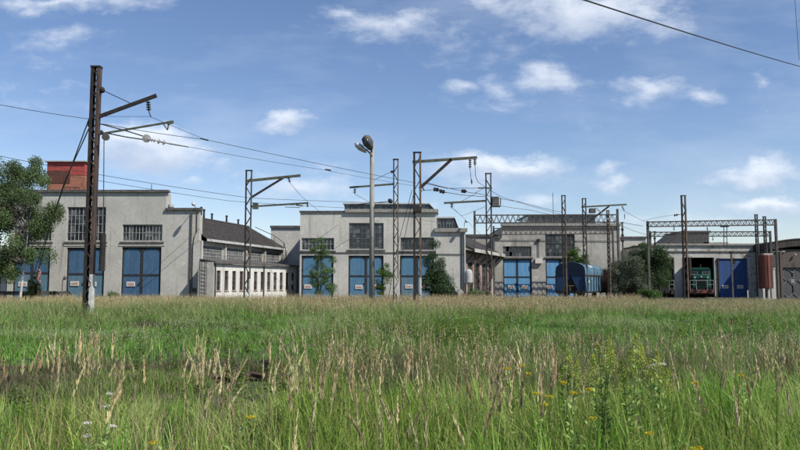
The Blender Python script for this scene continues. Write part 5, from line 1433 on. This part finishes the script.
tree('young_tree', 'slender airy young tree before the middle shed left door', 'tree', b, 7.0, [(0,3.8,1.45,2.2),(.3,1.9,1.6,1.2),(-.3,6.0,.6,.8)], .15, 5000, MIDG, M['bark'], .05, 44, .34, inner=.1, first=.1)
b = P(384,300,62); b.z = 0
tree('young_tree', 'bright green sapling between lamp post and mast', 'tree', b, 3.6, [(0,2.4,.7,1.1),(-.6,1.3,.6,.5)], .13, 1900, YOUNG, M['bark'], .03, 22, .25, inner=.1, first=.1)
b = P(436,300,72); b.z = 0
tree('bushy_tree', 'bushy dark green tree hiding the middle shed right door', 'tree', b, 6.4, [(0,2.0,1.6,1.5),(-.1,3.9,1.0,1.5),(.4,1.3,1.3,1.0),(0,5.4,.4,.8)], .14, 14000, [(.035,.07,.028),(.045,.085,.033),(.06,.10,.04)], M['bark'], .1, 74, .42, inner=.1, first=.08)
b = P(577,300,91); b.z = 0
tree('young_tree', 'green sapling top rising behind the hopper wagon', 'tree', b, 7.0, [(0,5.2,1.5,1.6),(.6,3.8,1.3,1.2)], .18, 4200, YOUNG, M['bark'], .06, 22, .45, inner=.1)
b = P(647,300,86); b.z = 0
tree('dark_tree', 'dense dark green tree left of the open engine bays', 'tree', b, 7.4, [(0,4.6,2.2,2.2),(-1.7,3.6,1.7,1.9),(1.6,3.6,1.7,2.0),(0,2.2,2.4,1.4)], .17, 26000, DARK, M['bark'], .14, 80, .6, inner=.15, first=.1)
b = P(629,300,84); b.z = 0
tree('willow', 'pale grey green willow left of the dark tree', 'tree', b, 5.6, [(0,3.0,2.0,1.8),(-1.2,2.0,1.5,1.3),(1.2,1.6,1.7,1.2),(.2,4.6,1.2,1.0),(-1.2,3.9,1.1,1.0)], .15, 11500, WILLOW, M['bark'], .08, 66, .5, hang=.5, inner=.1, first=.08)
b = P(650,300,80); b.z = 0
tree('shrub', 'low bright green shrub at the foot of the dark tree', 'shrub', b, 1.6, [(0,.8,1.0,.6)], .14, 1900, YOUNG, M['bark'], .03, 16, .32, first=.05)
b = P(639.5,300,104); b.z = 0
tree('dark_tree', 'small dark tree top behind the dense tree', 'tree', b, 7.9, [(0,6.3,1.4,1.3)], .18, 2600, DARK, M['bark'], .1, 14, .5)
b = P(600,300,88); b.z = 0
tree('shrub', 'olive green bush between wagon and willow', 'shrub', b, 3.8, [(.6,2.2,.8,1.3),(1.5,1.8,1.0,1.3)], .15, 3000, WILLOW, M['bark'], .05, 26, .4, first=.05)
b = P(477,300,79.5); b.z = 0
tree('shrub', 'scrubby bush at the foot of the transformer mast', 'shrub', b, 1.6, [(0,.8,1.4,.5)], .12, 1500, MIDG, M['bark'], .03, 16, .26, first=.05)

# ================================================================ sky, sun, camera
def world():
    w = bpy.data.worlds.new('World'); SC.world = w; w.use_nodes = True
    nt = w.node_tree; nt.nodes.clear(); N = nt.nodes.new; L = nt.links.new
    out = N('ShaderNodeOutputWorld'); bg = N('ShaderNodeBackground'); L(bg.outputs[0], out.inputs[0])
    sky = N('ShaderNodeTexSky'); sky.sky_type = 'NISHITA'; sky.sun_disc = False
    sky.sun_elevation = R(47); sky.sun_rotation = R(125); sky.air_density = 1.0; sky.dust_density = .1; sky.ozone_density = 1.5; sky.altitude = 100
    bg.inputs[1].default_value = SKY
    def math_(op, a, b=None, clamp=False):
        m = N('ShaderNodeMath'); m.operation = op; m.use_clamp = clamp
        for i, v in enumerate((a, b)):
            if v is None: continue
            if isinstance(v, (int, float)): m.inputs[i].default_value = v
            else: L(v, m.inputs[i])
        return m.outputs[0]
    tc = N('ShaderNodeTexCoord'); sp = N('ShaderNodeSeparateXYZ'); L(tc.outputs['Generated'], sp.inputs[0])
    y = math_('MAXIMUM', sp.outputs[1], .05)
    u = math_('DIVIDE', sp.outputs[0], y); v = math_('DIVIDE', sp.outputs[2], y)
    uv = N('ShaderNodeCombineXYZ'); L(u, uv.inputs[0]); L(v, uv.inputs[1])
    def noi(scale, detail, rough, sy=1.0, off=0):
        mp = N('ShaderNodeMapping'); mp.inputs['Scale'].default_value = (1, sy, 1); mp.inputs['Location'].default_value = (off, off, off)
        L(uv.outputs[0], mp.inputs[0]); n = N('ShaderNodeTexNoise'); n.inputs['Scale'].default_value = scale; n.inputs['Detail'].default_value = detail; n.inputs['Roughness'].default_value = rough
        L(mp.outputs[0], n.inputs['Vector']); return n
    # warp
    wn = noi(9, 5, .6, 1.6); sub = N('ShaderNodeVectorMath'); sub.operation = 'SUBTRACT'; L(wn.outputs['Color'], sub.inputs[0]); sub.inputs[1].default_value = (.5,.5,.5)
    sc = N('ShaderNodeVectorMath'); sc.operation = 'SCALE'; L(sub.outputs[0], sc.inputs[0]); sc.inputs['Scale'].default_value = .075
    wuv = N('ShaderNodeVectorMath'); wuv.operation = 'ADD'; L(uv.outputs[0], wuv.inputs[0]); L(sc.outputs[0], wuv.inputs[1])
    fin = noi(22, 10, .62, 1.8, 3.0)
    clouds = [(150,150,62,21,1.35),(118,140,30,16,.9),(220,160,22,11,.5),(287,119,30,11,.95),(385,24,60,20,.8),(345,14,30,9,.5),(590,10,95,30,1.05),(500,8,50,18,.7),(660,25,45,22,.7),
              (548,78,34,16,.95),(463,89,22,10,.75),(498,85,26,14,.6),(500,103,48,10,.4),(655,91,40,15,.9),(706,97,18,9,.75),(765,82,14,18,.45),
              (490,164,60,15,1.15),(530,167,34,14,1.0),(545,197,26,10,.85),(478,182,40,12,.6),(607,172,20,9,.75),(612,187,24,9,.75),(575,118,14,10,.35),
              (755,170,46,15,1.2),(768,203,44,13,1.2),(715,180,25,10,.4),(66,40,46,14,.55),(45,47,30,8,.4),(75,2,90,9,.9),(20,2,50,7,.7),(40,62,22,7,.35),
              (300,187,52,15,.85),(260,178,40,10,.4),(330,165,30,8,.3),(195,178,14,8,.55),(20,85,80,5,.3),(430,205,120,10,.3),(690,225,120,12,.45),(120,200,120,10,.3),
              (20,98,120,12,.25),(480,40,70,30,.25)]
    acc = None; shade = None
    for (px,py,rx,ry,s) in clouds:
        q = P(px,py,1.0); cu, cv = q.x, q.z-EYE; su, sv = rx*1.12/720, ry*1.12/720
        a = N('ShaderNodeVectorMath'); a.operation = 'SUBTRACT'; L(wuv.outputs[0], a.inputs[0]); a.inputs[1].default_value = (cu,cv,0)
        m = N('ShaderNodeVectorMath'); m.operation = 'MULTIPLY'; L(a.outputs[0], m.inputs[0]); m.inputs[1].default_value = (1/su,1/sv,0)
        d = N('ShaderNodeVectorMath'); d.operation = 'LENGTH'; L(m.outputs[0], d.inputs[0])
        f = math_('MULTIPLY', math_('SUBTRACT', 1.25, d.outputs['Value']), s)
        acc = f if acc is None else math_('MAXIMUM', acc, f)
        # shading: undersides greyer, weighted where this cloud is densest
        sy_ = N('ShaderNodeSeparateXYZ'); L(m.outputs[0], sy_.inputs[0])
        g = math_('MULTIPLY', math_('MAXIMUM', f, 0), sy_.outputs[1])
        shade = g if shade is None else math_('ADD', shade, g)
    fac = math_('ADD', math_('MULTIPLY', acc, .85), math_('MULTIPLY', math_('SUBTRACT', fin.outputs['Fac'], .5), 1.45))
    mr = N('ShaderNodeMapRange'); mr.interpolation_type = 'SMOOTHSTEP'; L(fac, mr.inputs[0]); mr.inputs[1].default_value = .0; mr.inputs[2].default_value = 1.12
    # thin high veil
    veil = noi(3.2, 8, .6, 3.5, 11.0); vr = N('ShaderNodeMapRange'); L(veil.outputs['Fac'], vr.inputs[0]); vr.inputs[1].default_value = .45; vr.inputs[2].default_value = .8; vr.inputs[4].default_value = .36
    front = N('ShaderNodeMapRange'); L(sp.outputs[1], front.inputs[0]); front.inputs[1].default_value = .05; front.inputs[2].default_value = .2
    up = N('ShaderNodeMapRange'); L(sp.outputs[2], up.inputs[0]); up.inputs[1].default_value = -.01; up.inputs[2].default_value = .03
    cf = math_('MULTIPLY', math_('MULTIPLY', math_('MAXIMUM', mr.outputs[0], vr.outputs[0]), front.outputs[0]), up.outputs[0])
    cf = math_('MULTIPLY', cf, .82)
    hs = N('ShaderNodeHueSaturation'); L(sky.outputs[0], hs.inputs['Color']); hs.inputs['Saturation'].default_value = SKYSAT; hs.inputs['Value'].default_value = 1.0
    tint = N('ShaderNodeMix'); tint.data_type = 'RGBA'; tint.blend_type = 'MULTIPLY'; tint.inputs[0].default_value = 1; L(hs.outputs[0], tint.inputs[6]); tint.inputs[7].default_value = (*SKYTINT,1)
    cr = N('ShaderNodeMapRange'); L(shade, cr.inputs[0]); cr.inputs[1].default_value = -.55; cr.inputs[2].default_value = .45
    cc = N('ShaderNodeMix'); cc.data_type = 'RGBA'; L(cr.outputs[0], cc.inputs[0]); cc.inputs[6].default_value = (*[c*CLD for c in (.44,.51,.64)],1); cc.inputs[7].default_value = (*[c*CLD for c in (.80,.84,.90)],1)
    mx = N('ShaderNodeMix'); mx.data_type = 'RGBA'; L(cf, mx.inputs[0]); L(tint.outputs[2], mx.inputs[6]); L(cc.outputs[2], mx.inputs[7])
    L(mx.outputs[2], bg.inputs[0])
SKY, SKYSAT, SKYTINT, CLD = .089, 1.08, (1.0,.965,1.04), 10.2
world()
sun = bpy.data.lights.new('sun', 'SUN'); sun.energy = 4.0; sun.angle = R(.53); sun.color = (1.0,.955,.88)
so = bpy.data.objects.new('sun', sun); COL.objects.link(so); so.location = (60,-60,80)
el, az = R(47), R(55)
sd = Vector((math.sin(az)*math.cos(el), -math.cos(az)*math.cos(el), math.sin(el)))
so.rotation_euler = sd.to_track_quat('Z','Y').to_euler()
cam = bpy.data.cameras.new('camera'); cam.sensor_width = 36; cam.lens = 36*720/800; cam.clip_end = 6000; cam.clip_start = .05
co = bpy.data.objects.new('camera', cam); COL.objects.link(co); co.location = (0,0,EYE); co.rotation_euler = (math.pi/2+PITCH,0,0)
SC.camera = co
SC.render.engine = 'CYCLES'
SC.view_settings.view_transform = 'Standard'; SC.view_settings.look = 'None'; SC.view_settings.gamma = 1; SC.view_settings.exposure = .5
SC.cycles.max_bounces = 5; SC.cycles.diffuse_bounces = 3; SC.cycles.transmission_bounces = 3; SC.cycles.use_adaptive_sampling = True
